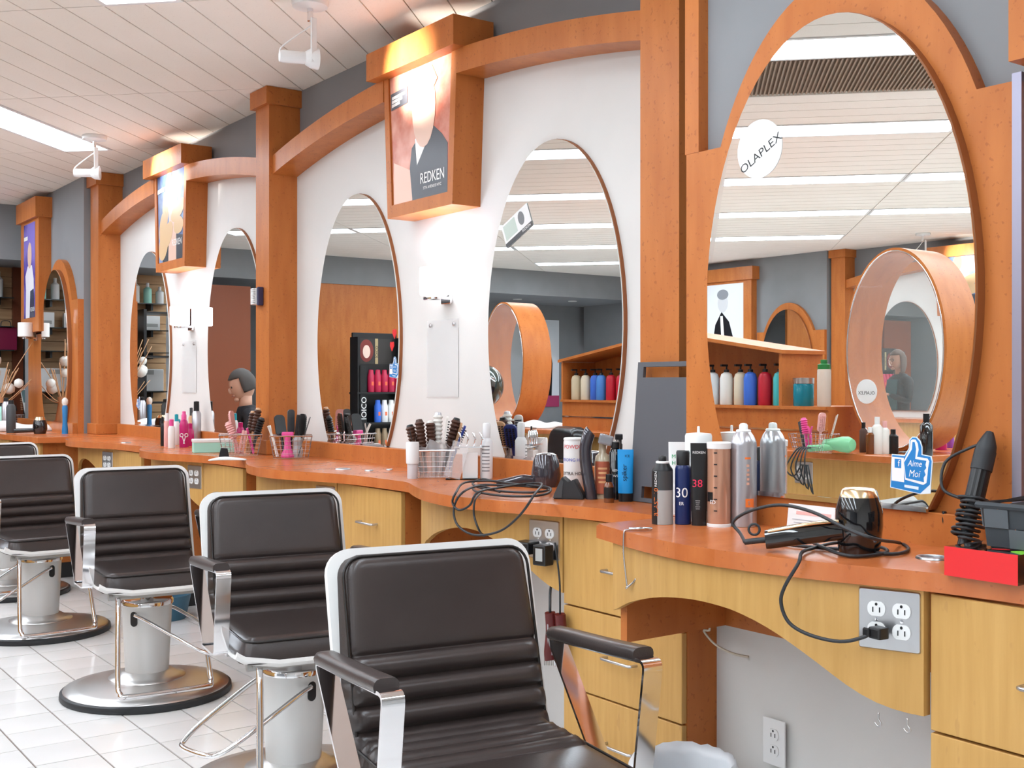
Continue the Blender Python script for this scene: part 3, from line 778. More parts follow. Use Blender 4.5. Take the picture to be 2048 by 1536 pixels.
def band(t,s,name,m,r,y0,y1,a0=-1.2,a1=1.2):
    """printed patch on a turned body between two rows and two angles"""
    bm=B(); R_=r*s.m+.0004; n=14; V=[]
    for i in range(n+1):
        a=a0+(a1-a0)*i/n; V.append((bm.verts.new((R_*math.sin(a),-R_*math.cos(a),s.h(y0))),bm.verts.new((R_*math.sin(a),-R_*math.cos(a),s.h(y1)))))
    for a,b in zip(V,V[1:]): bm.faces.new((a[0],b[0],b[1],a[1]))
    return obj(name,bm,m,t,True)
W_=col('ink_white',(240,240,240)); K_=col('ink_black',(20,20,22)); OR_=col('ink_orange',(232,120,50)); GRN=col('ink_green',(40,160,100))
silver=mat('can_silver',(.50,.49,.52),.28,.75); navy=col('navy',(22,38,88),.3); charcoal=col('charcoal',(66,68,70),.45); lgrey=col('label_grey',(168,168,165),.4)
amber=mat('amber_glass',(.16,.045,.01),.08,coat=.5); copper=mat('copper_liquid',(.55,.30,.20),.12,.35)
blue=col('tube_blue',(30,150,220),.35); red=col('carton_red',(222,40,44),.4); pink=col('pink',(226,80,150),.35); dpink=col('magenta',(190,30,110),.25)
teal=col('teal',(30,160,175),.35); mint=col('mint',(165,222,205),.45); maroon=col('maroon',(92,30,30),.3); gold=mat('gold',(.80,.62,.38),.2,1.0); gun=mat('gunmetal_gloss',(.055,.050,.062),.12,.35,coat=.8)
greyb=col('board_grey',(84,85,90),.45)
# --- the row of products on the near counter
t,s=stand('hairspray_can','small black and grey aerosol can with orange lettering on the near counter','spray can',1325,1050,21,[('body',lgrey,[(20.5,1050),(21,1047),(21,979)]),('upper_band',charcoal,[(21,979),(21,941)]),('shoulder',K_,[(21,941),(20.5,938),(15,930),(13,925)]),('collar',whitep,[(13.5,926),(13.5,923),(12,922)]),('nozzle',blackp,[(8,923),(8,915),(6.5,912),(0,911)])])
band(t,s,'side_panel',K_,21,1049,942,-1.5,-.5)
wrap(t,s,'BLAST 10',.017,OR_,1003,21,-.0165,1); wrap(t,s,'REDKEN',.010,W_,957,21,-.0175,1)
t,s=stand('styling_bottle','slim navy bottle with a black cap on the near counter','bottle',1366,1050,16,[('body',navy,[(15,1050),(16,1047),(16,938),(14.5,932),(13,930)]),('cap',blackp,[(13,931),(13.5,904),(12,901),(0,901)])])
wrap(t,s,'30',.034,W_,985,16,-.004); wrap(t,s,'ER',.011,W_,1006,16,-.004)
# black tube, crimped at the top
def tube_pack(name,label,xl,xr,yt,yb,m,capm,capy,Z=ZT,group=None):
    rp=(xr-xl)/2; s=Spot((xl+xr)/2,yb,rp*.7,Z); t=thing(name,label,'tube',tuple(s.p),s.rz,group)
    bm=B(); n=20; rows=[]
    for k in range(9):
        q=k/8; y=capy+(yt-capy)*q; rx=rp*s.m*(.93+.07*q); ry=rp*s.m*.62*(1-q**1.3)+.0006
        rows.append([bm.verts.new((rx*math.cos(2*PI*i/n),ry*math.sin(2*PI*i/n),s.h(y))) for i in range(n)])
    for a,b in zip(rows,rows[1:]):
        for i in range(n): bm.faces.new((a[i],a[(i+1)%n],b[(i+1)%n],b[i]))
    bm.faces.new(rows[0][::-1]); bm.faces.new(rows[-1]); obj('tube_body',bm,m,t,True,50)
    bm=B(); lathe(bm,[(rp*.86*s.m,0),(rp*.9*s.m,s.h(capy))],24)
    for v in bm.verts: v.co.y*=.68
    obj('cap',bm,capm,t,True,40); return t,s
def face(t,s,txt,size,m,y,rpx,q,dx=0,rot=0,sx=1.0):
    me=textmesh(txt,size).copy(); 
    for v in me.vertices:
        a,b=v.co.x*sx,v.co.y
        if rot: a,b=-b,a
        v.co=Vector((a+dx,-(rpx*s.m*.62*(1-q**1.3)*math.sqrt(max(.05,1-((a+dx)/(rpx*s.m))**2))+.0022),s.h(y)+b))
    me.materials.clear(); me.materials.append(m); link(bpy.data.objects.new('lettering',me),t)
t,s=tube_pack('hair_gel_tube','black crimped tube with a white brand name and pink numeral',1381,1415,886,1052,blackp,blackp,1022)
face(t,s,'REDKEN',.0082,W_,905,17,.86); face(t,s,'38',.026,col('ink_pink',(230,50,90)),967,17,.4,-.004)
for k in range(5): face(t,s,'-'*(7-k%3),.010,W_,1000+4*k,17,.12,-.003,0,.5)
t,s=stand('measuring_bottle','clear copper-tinted bottle with white cap and black scale marks','bottle',1438,1055,24,[('base_ring',whitep,[(23,1055),(24,1053),(24,1047),(23,1046)]),('body',copper,[(23,1046),(23,896)]),('cap',whitep,[(24,897),(24.5,886),(23,884),(0,884)])])
for k in range(6): band(t,s,'scale_mark',K_,23,906+23*k,903.5+23*k,-.45,-.15)
band(t,s,'printed_bar',K_,23,1002,983,-1.35,-.55); wrap(t,s,'ED',.013,W_,1003,23.3,-.016)
t,s=stand('aerosol_can','tall silver aerosol can with a white nozzle and an orange square','spray can',1487,1055,26,[('body',silver,[(25,1055),(26,1051),(26,890),(25,882),(20,871),(15,864)]),('collar',whitep,[(14.5,864),(15,861),(13,859)]),('nozzle',whitep,[(9,861),(8.5,850),(6,847),(0,846)])])
band(t,s,'orange_square',OR_,26,1012,995,.15,.85); band(t,s,'orange_mark',OR_,26,917,913,.1,.55); wrap(t,s,'S',.014,silver,1004,26.2,.0135)
for k in range(5): band(t,s,'faded_mark',mat('ink_orange_pale',(.62,.36,.27),.4),26,932+9*k,927+9*k,.22+.03*(k%2),.45)
t,s=tube_pack('white_cream_tube','white crimped tube with green letters behind the small cans',1337,1377,884,1030,whitep,whitep,1012)
face(t,s,'M',.015,GRN,913,20,.8,-.0125); face(t,s,'H',.015,GRN,926,20,.7,-.0125)
t,s=stand('round_white_bottle','wide white bottle with a thin upright nozzle behind the black tube','bottle',1397,1044,27,[('body',whitep,[(26,1044),(27,1040),(27,872),(25,867),(5,865)]),('nozzle',whitep,[(3,866),(2.6,853),(0,852)])])
def spraybottle(x,yb,r,ytop,m,label,head=blackp,group=None,Z=ZT):
    s=Spot(x,yb,r,Z); t=thing('spray_bottle',label,'spray bottle',tuple(s.p),s.rz,group); H_=s.h(ytop); rr=r*s.m
    bm=B(); lathe(bm,[(rr*.95,0),(rr,.006),(rr,H_*.62),(rr*.85,H_*.70),(rr*.45,H_*.75)],24); obj('body',bm,m,t,True,40)
    bm=B(); lathe(bm,[(rr*.5,H_*.74),(rr*.52,H_*.82),(rr*.35,H_*.84),(rr*.35,H_*.9)],16); obj('collar',bm,head,t,True,40)
    bm=B(); box(bm,-rr*1.0,rr*.55,-rr*.3,rr*.3,H_*.9,H_,.003,2); box(bm,-rr*.75,-rr*.5,-rr*.12,rr*.12,H_*.8,H_*.91); obj('trigger_head',bm,head,t); return t
spraybottle(1437,1030,13,845,blackg,'black pump bottle behind the measuring bottle')
spraybottle(1476,1034,18,828,blackg,'black trigger bottle behind the tall silver can')
# --- grey cutting board leaning at the column
t=thing('cutting_board','dark grey plastic board with handle slots leaning on the wood column','board',(2.262,2.512,ZT+.0005),-PI/2)
L_=.405; Wd=.31; th=math.radians(5)
def slotboard():
    out=rrect(Wd,L_,.016,4,Wd/2,L_/2)
    bm=B(); outer=out
    # build as frame pieces: left, right, middle, ends around two slots
    for x0,x1,z0,z1 in((0,Wd,.045,L_-.045),(0,.05,0.0,.045),(Wd-.02,Wd,0,.045),(.05,Wd-.02,0,.012),(0,.025,L_-.045,L_),(Wd-.025,Wd,L_-.045,L_),(.025,Wd-.025,L_-.014,L_)):
        box(bm,x0,x1,-.011,0,z0,z1)
    return bm
bm=slotboard(); M=Matrix.Rotation(-th,4,'X')
for v in bm.verts: v.co=M@v.co
obj('board',bm,greyb,t)
# --- black dryer with gold trim, cord and plug
s=Spot(1718,1112,40); m=s.m
t=thing('hair_dryer','black glossy hair dryer with gold trim standing on its nozzle','hair dryer',tuple(s.p),s.rz)
bm=B(); lathe(bm,[(38*m,0),(42*m,s.h(1090)),(47*m,s.h(1050)),(46*m,s.h(1020)),(38*m,s.h(992))],32); obj('barrel',bm,blackg,t,True,40)
bm=B(); lathe(bm,[(38.4*m,s.h(993)),(34*m,s.h(980)),(28*m,s.h(976)),(0,s.h(974))],32); obj('gold_cap',bm,gold,t,True,40)
hz=s.h(1072)
bm=B(); pth=smoothpath([(-35*m,-.02,hz+.012),(-80*m,-.03,hz+.006),(-120*m,-.035,hz),(-165*m,-.035,hz-.008),(-180*m,-.035,hz-.01)],5); sweep(bm,pth,rrect(.030,.038,.012,3)); hd=obj('handle',bm,blackg,t,True,60)
bm=B(); pth=smoothpath([(-40*m,-.026,hz+.032),(-90*m,-.034,hz+.026),(-130*m,-.037,hz+.018),(-175*m,-.037,hz+.008)],5); sweep(bm,pth,rrect(.022,.006,.0025,2)); obj('gold_inlay',bm,gold,hd,True,60)
bm=B(); sweep(bm,smoothpath([(-178*m,-.035,hz-.01),(-200*m,-.035,hz-.013),(-222*m,-.03,hz-.017)],4),circ(.006,10)); obj('strain_relief',bm,rubber,hd,True)
tor=[(-203*m+.011*math.cos(a_),-.035,hz+.010+.011*math.sin(a_)) for a_ in [2*PI*i/18 for i in range(18)]]
bm=B(); tube(bm,tor,.0026,6,0,True); obj('hanging_ring',bm,rubber,hd,True)
MW=Matrix.Translation(s.p)@Matrix.Rotation(s.rz,4,'Z')
end=MW@Vector((-222*m,-.03,hz-.017))
def c3(x,y,dz=.004): 
    p=onZ(x,y,ZT+dz); return p
def hang(x,y,X): return onX(x,y,X)
cordpts=[tuple(end),hang(1480,1066,1.84),hang(1466,1044,1.845),hang(1500,1022,1.85),hang(1560,1010,1.86),hang(1625,1024,1.855),hang(1690,1056,1.845),hang(1750,1078,1.86),c3(1800,1086,.005),c3(1817,1099,.005),c3(1785,1108,.005),c3(1700,1100,.005),c3(1620,1094,.005),c3(1560,1086,.005),c3(1545,1074,.006),c3(1580,1062,.006),c3(1640,1092,.010),c3(1700,1112,.005),c3(1770,1106,.005),c3(1760,1094,.006),c3(1680,1085,.008),c3(1620,1098,.006),c3(1603,1106,.008),hang(1597,1126,1.742),hang(1570,1172,1.735),hang(1562,1205,1.735),hang(1578,1245,1.74),hang(1620,1270,1.75),hang(1680,1283,1.762),hang(1725,1275,1.772),hang(1742,1265,1.785)]
bm=B(); tube(bm,cordpts,.0036,8,5); o=tag(obj('power_cable',bm,rubber,None,True),'black cord of the gold-trimmed dryer looping over the counter to a socket','cord')
pe=Vector(cordpts[-1]); bm=B(); 
PM=frame(tuple(pe),(0,-1,0),(0,0,1))
M=Matrix.Translation(pe)@Matrix.Rotation(-.12,4,'Z')
box(bm,-.006,.02,-.026,.002,-.010,.012,.004,2,M); box(bm,-.012,-.004,-.004,.012,-.007,.009,.003,1,M); obj('plug',bm,blackp,o)
# --- paper card, grommet rings, box, basket
p=onX(1628,1020,2.12)
t=tag(obj('paper_card',box(B(),-.001,.001,-.075,.075,-.03,.03),whitep),'small white printed card standing against the backsplash behind the dryer','card'); t.location=(2.118,p[1],ZT+.031); t.rotation_euler=(0,math.radians(8),0)
for k,(zz,w2_,hh_,cc) in enumerate(((.010,.05,.008,'ink_coral_pale'),(-.006,.06,.002,'ink_grey'),(-.013,.055,.002,'ink_grey'))): obj('printed_line',box(B(),-.0016,-.0009,-w2_,w2_,zz-hh_/2,zz+hh_/2),col(cc,(236,178,172) if k==0 else (170,170,175)),t)
def grommet(x,y,r,label,Z=ZT):
    p=onZ(x,y,Z); bm=B(); lathe(bm,[(r*.72,.0),(r*.72,.003),(r*.8,.0045),(r*.95,.004),(r,.0005)],28); o=tag(obj('cable_grommet',bm,steel,None,True,40),label,'grommet'); o.location=(p[0],p[1],Z)
grommet(1865,1117,.032,'chrome cable grommet beside the red box')
grommet(686,939,.032,'large chrome cable grommet beside the pink brush basket'); grommet(738,942,.017,'small chrome cable grommet in the middle of three'); grommet(779,940,.014,'smallest chrome cable grommet of the three'); grommet(252,886,.03,'far chrome cable grommet beside the pink spray bottle')
# red carton: front face spans 1889..2038, front overhangs the counter edge
q0=Vector(onZ(1889,1150,ZT)); q1=Vector(onZ(2036,1172,ZT)); dv=(q1-q0); w_=dv.length; ang=math.atan2(dv[1],dv[0])
t=thing('carton','flat red and black carton with a green stripe, overhanging the counter edge','box',tuple(q0),ang)
hh=.052
obj('red_front',box(B(),0,w_,-.0008,.0,.0,hh),red,t); obj('carton_body',box(B(),0.0,w_,0,.13,0,hh-.0004),blackg,t)
obj('green_stripe',prism(B(),[(w_*.78,.03),(w_,.012),(w_,.045),(w_*.86,.06)],hh-.0003,hh+.0004,'z'),col('ink_lime',(130,205,60)),t); obj('red_stripe',prism(B(),[(w_*.5,.035),(w_*.95,.075),(w_*.95,.079),(w_*.5,.039)],hh-.0003,hh+.0004,'z'),red,t)
for k in range(4): obj('side_print',box(B(),w_,w_+.0004,.02,.05,.008+.01*k,.014+.01*k),W_,t)
# woven basket standing on the carton
MB_=Matrix.Translation(q0)@Matrix.Rotation(ang,4,'Z')
bo=MB_@Vector((w_*.40,.045,hh)); t=thing('woven_basket','dark grey woven strap basket standing on the red carton','basket',tuple(bo),ang+.05)
gb1=col('strap_grey',(88,92,96),.7); gb2=col('strap_dark',(58,62,66),.7)
bw,bd,bh=.26,.16,.085
obj('basket_base',box(B(),.004,bw-.004,.004,bd-.004,0,.004),gb2,t)
for side,(ux,uy,ox,oy,ln) in enumerate(((1,0,0,0,bw),(1,0,0,bd,bw),(0,1,0,0,bd),(0,1,bw,0,bd))):
    n=int(ln/.042); st=ln/n
    for i in range(n):
        for j in range(2):
            up=(i+j)%2; z0=.003+j*.034; lean=.14
            x0=ox+ux*i*st; y0=oy+uy*i*st
            sx=-1 if (ox==0 and oy==0) or (side==0) else 1
            nx,ny=(0,-1) if side==0 else (0,1) if side==1 else (-1,0) if side==2 else (1,0)
            e=.0035 if up else 0
            P=[(x0+nx*(lean*z0+e),y0+ny*(lean*z0+e),z0),(x0+ux*st+nx*(lean*z0+e),y0+uy*st+ny*(lean*z0+e),z0),(x0+ux*st+nx*(lean*(z0+.033)+e),y0+uy*st+ny*(lean*(z0+.033)+e),z0+.033),(x0+nx*(lean*(z0+.033)+e),y0+ny*(lean*(z0+.033)+e),z0+.033)]
            bm=B(); A=[bm.verts.new(v) for v in P]; C=[bm.verts.new((v[0]-nx*.002,v[1]-ny*.002,v[2])) for v in P]
            bm.faces.new(A); bm.faces.new(C[::-1])
            for k in range(4): bm.faces.new((A[k],A[(k+1)%4],C[(k+1)%4],C[k]))
            obj('woven_strap',bm,gb1 if up else gb2,t)
e=.012; bm=B(); tube(bm,[(-e,-e,.076),(bw+e,-e,.076),(bw+e,bd+e,.076),(-e,bd+e,.076)],.006,6,0,True); obj('rim',bm,gb2,t)
# --- curling iron propped on the wall, cord wound round it
t=thing('curling_iron','black curling iron with its cord wound round the barrel, propped on the wall','curling iron')
p0=Vector(onX(1925,1085,2.06)); p0.z=ZT+.012; p1=Vector(onX(1975,885,2.125))
ax=(p1-p0); 
def on(q): return p0+ax*q
bm=B(); sweep(bm,[on(0),on(.30),on(.55)],circ(.013,12)); obj('barrel',bm,blackp,t,True,40)
bm=B(); sweep(bm,[on(.45),on(.50),on(.74),on(.76)],[( (.0175+.0015*(i%2))*math.cos(2*PI*i/24),(.0175+.0015*(i%2))*math.sin(2*PI*i/24)) for i in range(24)]); obj('ribbed_handle',bm,blackp,t)
bm=B(); sweep(bm,[on(.74),on(.80),on(.92)],circ(.021,16)); obj('collar',bm,rubber,t,True,40)
bm=B(); Mq=Matrix.Translation(on(.92))@ax.to_track_quat('Z','Y').to_matrix().to_4x4(); lathe(bm,[(.020,0),(.019,.012),(.012,.03),(.007,.04),(0,.042)],16,M=Mq); obj('cord_swivel',bm,rubber,t,True,40)
bm=B(); zx=ax.normalized(); sx_=zx.cross(Vector((0,1,0))).normalized(); sy_=zx.cross(sx_)
tube(bm,[tuple(on(.10+.40*i/110)+sx_*((.024+.006*math.sin(i*.9))*math.cos(i*.55))+sy_*((.024+.006*math.sin(i*.7))*math.sin(i*.55))) for i in range(111)],.0032,6); obj('wound_cord',bm,rubber,t,True)
bm=B(); tube(bm,[tuple(on(1.0)),tuple(on(.99)+Vector((-.015,.03,-.01))),tuple(on(.8)+Vector((-.02,.07,0))),tuple(on(.6)+Vector((-.02,.065,-.01))),tuple(on(.47)+Vector((-.01,.02,0)))],.0034,6,6); obj('cord_loop',bm,rubber,t,True)
p=Vector(onZ(1905,1095,ZT)); t=thing('hair_clip','black sectioning clip standing beside the curling iron','clip',tuple(p))
bm=B(); pth=smoothpath([(0,0,0.005),(-.006,.008,.03),(-.010,.014,.055),(-.008,.014,.075)],5); sweep(bm,pth,rrect(.022,.008,.0035,2)); obj('jaw',bm,blackp,t,True,60)
bm=B(); tube(bm,[(0,0,.005),(.03,-.01,.004),(.06,-.02,.008)],.005,6,3); obj('spring_arm',bm,blackp,t,True)
# --- hook on the counter edge
p=Vector(onZ(1253,1063,ZT)); t=thing('wire_hook','bent steel wire hook clipped on the counter edge','hook',tuple(p))
bm=B(); tube(bm,[(.045,-.03,.004),(.02,-.012,.004),(.0,.0,.003),(-.006,.002,-.004),(-.007,.002,-.05),(-.002,.0,-.10),(.0,-.002,-.125),(-.004,-.004,-.13),(.0,-.022,-.115),(.002,-.03,-.105)],.0022,6,4); obj('wire',bm,wirem,t,True)
bm=B(); tube(bm,[(.05,-.032,.006),(.03,-.02,.0065),(.004,-.004,.006)],.004,6); obj('grip',bm,wirem,t,True)
# small cup hooks below the apron
for k,(x,y) in enumerate(((1757,1438),(1815,1450))):
    p=onX(x,y,1.815); t=tag(obj('cup_hook',tube(B(),[(0,0,.012),(0,0,0),(0,-.006,-.008),(0,0,-.014),(0,.008,-.008)],.0016,6,4),steel,None,True),'small brass-grey cup hook screwed under the apron by the outlet plate','hook','cup hooks under the apron'); t.location=p
# junction box under the counter
p=onX(1432,1215,2.18)
t=thing('junction_box','small beige junction box with a loose cable under the counter','box',(2.165,p[1],p[2]))
obj('case',box(B(),-.05,0,-.035,.03,-.03,.045,.002,1),col('beige',(200,190,172)),t)
bm=B(); tube(bm,[(-.03,-.02,-.03),(-.03,-.02,-.05),(-.03,.0,-.055),(-.02,-.03,-.085),(-.01,-.08,-.10),(-.005,-.13,-.10)],.003,6,4); obj('cable',bm,col('beige',(200,190,172)),t,True)
# --- stickers on the big mirror
xm=2.1275; p=onX(1519,298,xm)
t=tag(obj('round_sticker',prism(B(),blob(p[1],p[2],.071,.071,40),xm-.0006,xm),whitep),'round white brand sticker on the largest mirror','sticker')
text('OLAPLEX',.030,K_,frame((xm-.001,p[1]-.004,p[2]-.012),(0,-math.cos(.5),math.sin(.5)),(0,math.sin(.5),math.cos(.5))),t,sx=1.15)
for k,zz in enumerate((.034,.022)):
    o=obj('pale_line',box(B(),-.0004,0,-.04,.04,-.003,.003),col('ink_rose',(248,225,228)),t); o.location=(xm-.0006,p[1]+.012-.012*k,p[2]+zz); o.rotation_euler=(-.5,0,0)
def thumb(x,y,S,xm,label,rot=0.0):
    """blue thumbs-up sticker, S = width in metres; y to the left is +Y"""
    p=onX(x,y,xm); t=thing('thumb_sticker',label,'sticker',(xm,p[1],p[2])); t.rotation_euler=(rot,0,0)
    bl=col('sticker_blue',(40,130,200),.3); lb=col('sticker_pale',(225,238,248),.3)
    U=lambda P_:[(-(x_-442)/695*S,(472-y_)/695*S) for x_,y_ in P_]
    lay=lambda n,P_,d,mm:obj(n,prism(B(),U(P_),-d-.0003,-d),mm,t)
    lay('clear_edge',[(110,325),(330,330),(405,225),(410,105),(462,52),(540,52),(604,112),(634,200),(634,305),(785,325),(806,400),(776,750),(770,870),(600,892),(82,830)],0,lb)
    lay('sticker_face',[(120,340),(340,345),(420,230),(425,110),(470,65),(530,65),(590,120),(620,200),(620,315),(770,335),(790,400),(760,740),(690,800),(600,880),(95,820)],.0003,bl)
    lay('hand_outline',[(318,425),(425,232),(440,110),(470,92),(520,92),(560,150),(575,240),(548,345),(720,360),(752,400),(732,500),(722,600),(705,720),(650,752),(345,695)],.0006,W_)
    lay('hand',[(330,440),(462,240),(472,130),(510,130),(532,230),(518,378),(705,395),(690,455),(703,500),(670,545),(692,600),(660,645),(665,712),(360,668)],.0009,bl)
    lay('white_panel',[(115,365),(325,372),(328,735),(112,722)],.0006,W_); lay('blue_square',[(165,392),(278,396),(278,530),(165,526)],.0009,bl)
    lay('handle_bar',[(335,770),(575,785),(572,830),(335,808)],.0009,lb)
    if S>.06:
        text('f',.20*S,W_,frame((-.0014,-(238-442)/695*S,(472-462)/695*S),(0,-1,0),(0,0,1)),t)
        text('Aime',.19*S,W_,frame((-.0014,-(508-442)/695*S,(472-450)/695*S),(0,-1,0),(0,0,1)),t,shear=.25,sx=.85); text('Moi',.21*S,W_,frame((-.0014,-(500-442)/695*S,(472-600)/695*S),(0,-1,0),(0,0,1)),t,shear=.25,sx=.85)
    return t
thumb(1822,930,.100,2.1275,'blue thumbs-up sticker on the foot of the largest mirror')
thumb(788,735,.075,2.4448,'blue thumbs-up sticker under two red hearts on a mirror')
thumb(277,805,.07,2.4448,'tilted blue thumbs-up sticker on the mirror next to the far column',.35)
for k,(x,y) in enumerate(((789,667),(784,692))):
    p=onX(x,y,2.4445); hp=[(0,-.5),(.45,0),(.42,.32),(.2,.42),(0,.25),(-.2,.42),(-.42,.32),(-.45,0)]
    t=tag(obj('heart_sticker',prism(B(),[(p[1]+u*.036,p[2]+v*.045) for u,v in hp],2.4438,2.4446),red),('upper' if k==0 else 'lower')+' red heart sticker above the blue thumbs-up on a mirror','sticker','red heart stickers')
# leaflet stuck on the mirror beside the coral lightbox
p=onX(1034,452,2.444); t=thing('leaflet','tilted grey and white brand leaflet stuck on an oval mirror','leaflet',(2.443,p[1],p[2])); t.rotation_euler=(math.radians(-24),0,0)
obj('sheet',box(B(),-.0008,0,-.085,.085,-.045,.045),whitep,t); obj('print_left',box(B(),-.0012,-.0007,.0,.075,-.02,.038),col('ink_sage',(188,202,192)),t); obj('print_face',prism(B(),blob(-.035,.012,.018,.026,16),-.0014,-.0007),col('ink_greyer',(120,122,125)),t)
obj('print_band',box(B(),-.0012,-.0007,-.085,.085,-.045,-.028),col('ink_dark',(70,72,75)),t); text('REDKEN',.014,W_,frame((-.0016,-.05,-.0365),(0,-1,0),(0,0,1)),t)
# clear sign holders on the wall
for yc,lab in((3.85,'clear acrylic sign holder under the sconce by the coral poster'),(6.63,'clear acrylic sign holder under the sconce by the blonde-curls poster')):
    t=thing('sign_holder',lab,'sign holder',(XB-.0155,yc,1.355))
    obj('acrylic_sheet',box(B(),-.006,-.003,-.115,.115,-.155,.155,.001,1),mat('acrylic_film',(.9,.9,.9),.05,alpha=.2),t); obj('backing_card',box(B(),-.0025,-.0005,-.112,.112,-.15,.12),offwhite,t)
    for s_ in(-1,1): bm=B(); lathe(bm,[(.008,0),(.008,.002),(.005,.005),(0,.0055)],12,M=Matrix.Translation((-.006,s_*.085,.135))@Matrix.Rotation(-PI/2,4,'Y')); obj('standoff',bm,steel,t,True,40)
# clipper comb stuck on the middle column
p=onX(517,594,2.316); t=thing('clipper_guard','white toothed clipper guard with a dark back fixed to the middle column','clipper guard',(2.316,5.285,p[2]))
obj('back_plate',box(B(),-.03,0,-.05,-.035,-.045,.045,.003,1),col('guard_dark',(52,48,80)),t); obj('guard_body',box(B(),-.035,-.004,-.034,.03,-.04,.04,.003,1),whitep,t)
for k in range(9): obj('tooth',box(B(),-.045,-.035,-.033,.0,-.038+.009*k,-.033+.009*k),whitep,t)
# ================= BAY COUNTER THINGS =================
# --- gunmetal dryer and its cords
s=Spot(1092,975,22); m=s.m
t=thing('hair_dryer','gunmetal grey hair dryer with its handle on a heap of black cord','hair dryer',tuple(s.p),s.rz)
bm=B(); lathe(bm,[(25*m,0),(29*m,s.h(962)),(30*m,s.h(948)),(26*m,s.h(922)),(21*m,s.h(909)),(14*m,s.h(906)),(0,s.h(905))],32); obj('barrel',bm,gun,t,True,40)
hz=s.h(962); bm=B(); sweep(bm,smoothpath([(-22*m,-.01,hz),(-45*m,-.014,hz+.006),(-75*m,-.018,hz-.004),(-98*m,-.02,hz-.012)],5),rrect(.026,.032,.011,3)); obj('handle',bm,gun,t,True,60)
cp=[]
rr=random.Random(3)
base=[c3(1000,966,.02),c3(965,958,.012),c3(945,968,.008),c3(980,980,.008),c3(1060,985,.01),c3(1100,978,.012),c3(1040,972,.018),c3(960,970,.016),c3(950,982,.01),c3(1010,992,.008),c3(1085,990,.012),c3(1098,975,.02),c3(1030,968,.022),c3(985,962,.025),c3(930,965,.02)]
loop=[hang(912,985,1.90),hang(905,1005,1.895),hang(918,1020,1.892),hang(940,1010,1.895),hang(955,985,1.90),c3(1000,975,.02),c3(1080,966,.03),hang(1068,990,1.89),hang(1040,1030,1.885),hang(1000,1062,1.885),hang(950,1070,1.888),hang(915,1050,1.89),hang(908,1015,1.893),hang(925,985,1.90),c3(960,972,.025),c3(1000,984,.012)]
bm=B(); tube(bm,base+loop,.0035,8,5); tag(obj('power_cable',bm,rubber,None,True),'tangled black cord of the gunmetal dryer drooping over the counter edge','cord')
bm=B(); tube(bm,[c3(962,985,.01),hang(950,1000,1.90),hang(948,1030,1.895),hang(958,1060,1.90),hang(968,1072,1.96)],.0032,8,5); tag(obj('power_cable',bm,rubber,None,True),'short black cord hanging straight down beside the drooping dryer cord','cord')
# --- trimmer, charging dock, products
s=Spot(1139,1000,28); m=s.m
t=thing('charging_dock','black wedge-shaped charging dock at the counter edge','dock',tuple(s.p),s.rz-.2)
bm=B(); prism(bm,[(-31*m,0),(31*m,0),(30*m,.012),(13*m,s.h(957)),(6*m,s.h(960)),(0,s.h(966)),(-6*m,s.h(958)),(-12*m,s.h(952)),(-28*m,.016)],-.025,.025,'y'); bmesh.ops.bevel(bm,geom=list(bm.edges),offset=.003,segments=2,affect='EDGES'); obj('dock_body',bm,rubber,t,True,35)
obj('light_panel',prism(B(),[(-30*m,.004),(-12*m,.004),(-9*m,s.h(962)),(-14*m,s.h(957)),(-27*m,.018)],-.0268,-.0250,'y'),charcoal,t)
s=Spot(1175,999,13); m=s.m
t=thing('hair_trimmer','dark chrome cordless trimmer standing upright beside the dock','trimmer',tuple(s.p),s.rz)
bm=B(); sweep(bm,smoothpath([(.012,0,0),(.008,0,.03),(-.004,0,s.h(930)),(-.006,0,s.h(895)),(.004,0,s.h(868)),(.010,0,s.h(862))],5),rrect(.042,.036,.014,3)); obj('body',bm,gun,t,True,60)
bm=B(); box(bm,-.012,.030,-.018,.018,s.h(884),s.h(864),.005,2,Matrix.Rotation(.25,4,'Y')); obj('head_guard',bm,col('guard_grey',(150,150,155),.25,.5),t)
t,s=stand('powder_jar','white styling powder jar with red and blue lettering','jar',1147,985,20,[('body',whitep,[(19.5,985),(20,982),(20,884),(19,880)]),('lid',whitep,[(20,880),(20,877),(18,875),(0,875)])])
wrap(t,s,'POWDER',.017,red,893,20.3); wrap(t,s,'STRONG HOLD',.014,col('ink_blue',(60,80,190)),919,20.3); wrap(t,s,'EXTRA HOLD',.014,K_,946,20.3)
t,s=stand('toner_bottle','clear square-shouldered bottle with a copper label','bottle',1205,998,15,[('body',mat('pale_liquid',(.62,.52,.36),.1,coat=.5),[(15,998),(15.5,985),(16,925),(14,912),(7.5,906),(7,886)]),('cap',mat('cap_clear',(.75,.75,.76),.15),[(7.5,887),(7.5,875),(6.5,873),(0,873)])],flatness=.7)
band(t,s,'copper_label',col('label_copper',(176,92,66)),16,986,922,-1.1,1.1)
for k in range(4): band(t,s,'label_line',col('ink_sand',(225,170,120)),16.3,938+9*k,934+9*k,-.6+.1*(k%2),.6-.1*(k%2))
t,s=stand('amber_bottle','tiny amber glass bottle with a black cap','bottle',1218,1006,10,[('body',amber,[(10,1006),(10.5,1003),(10.5,972),(8,966),(5,963)]),('cap',blackp,[(6.5,963),(6.5,949),(0,948)])])
band(t,s,'dark_label',K_,10.6,996,974,-1.2,1.2)
t,s=stand('black_spray','black bottle with a white triangle mark behind the amber bottle','bottle',1231,1000,13,[('body',blackg,[(13,1000),(13,905),(9,898),(6,895)]),('cap',blackp,[(9,896),(9,884),(0,882)])])
wrap(t,s,'KEN',.010,W_,940,13.2); wrap(t,s,'WS',.010,W_,951,13.2)
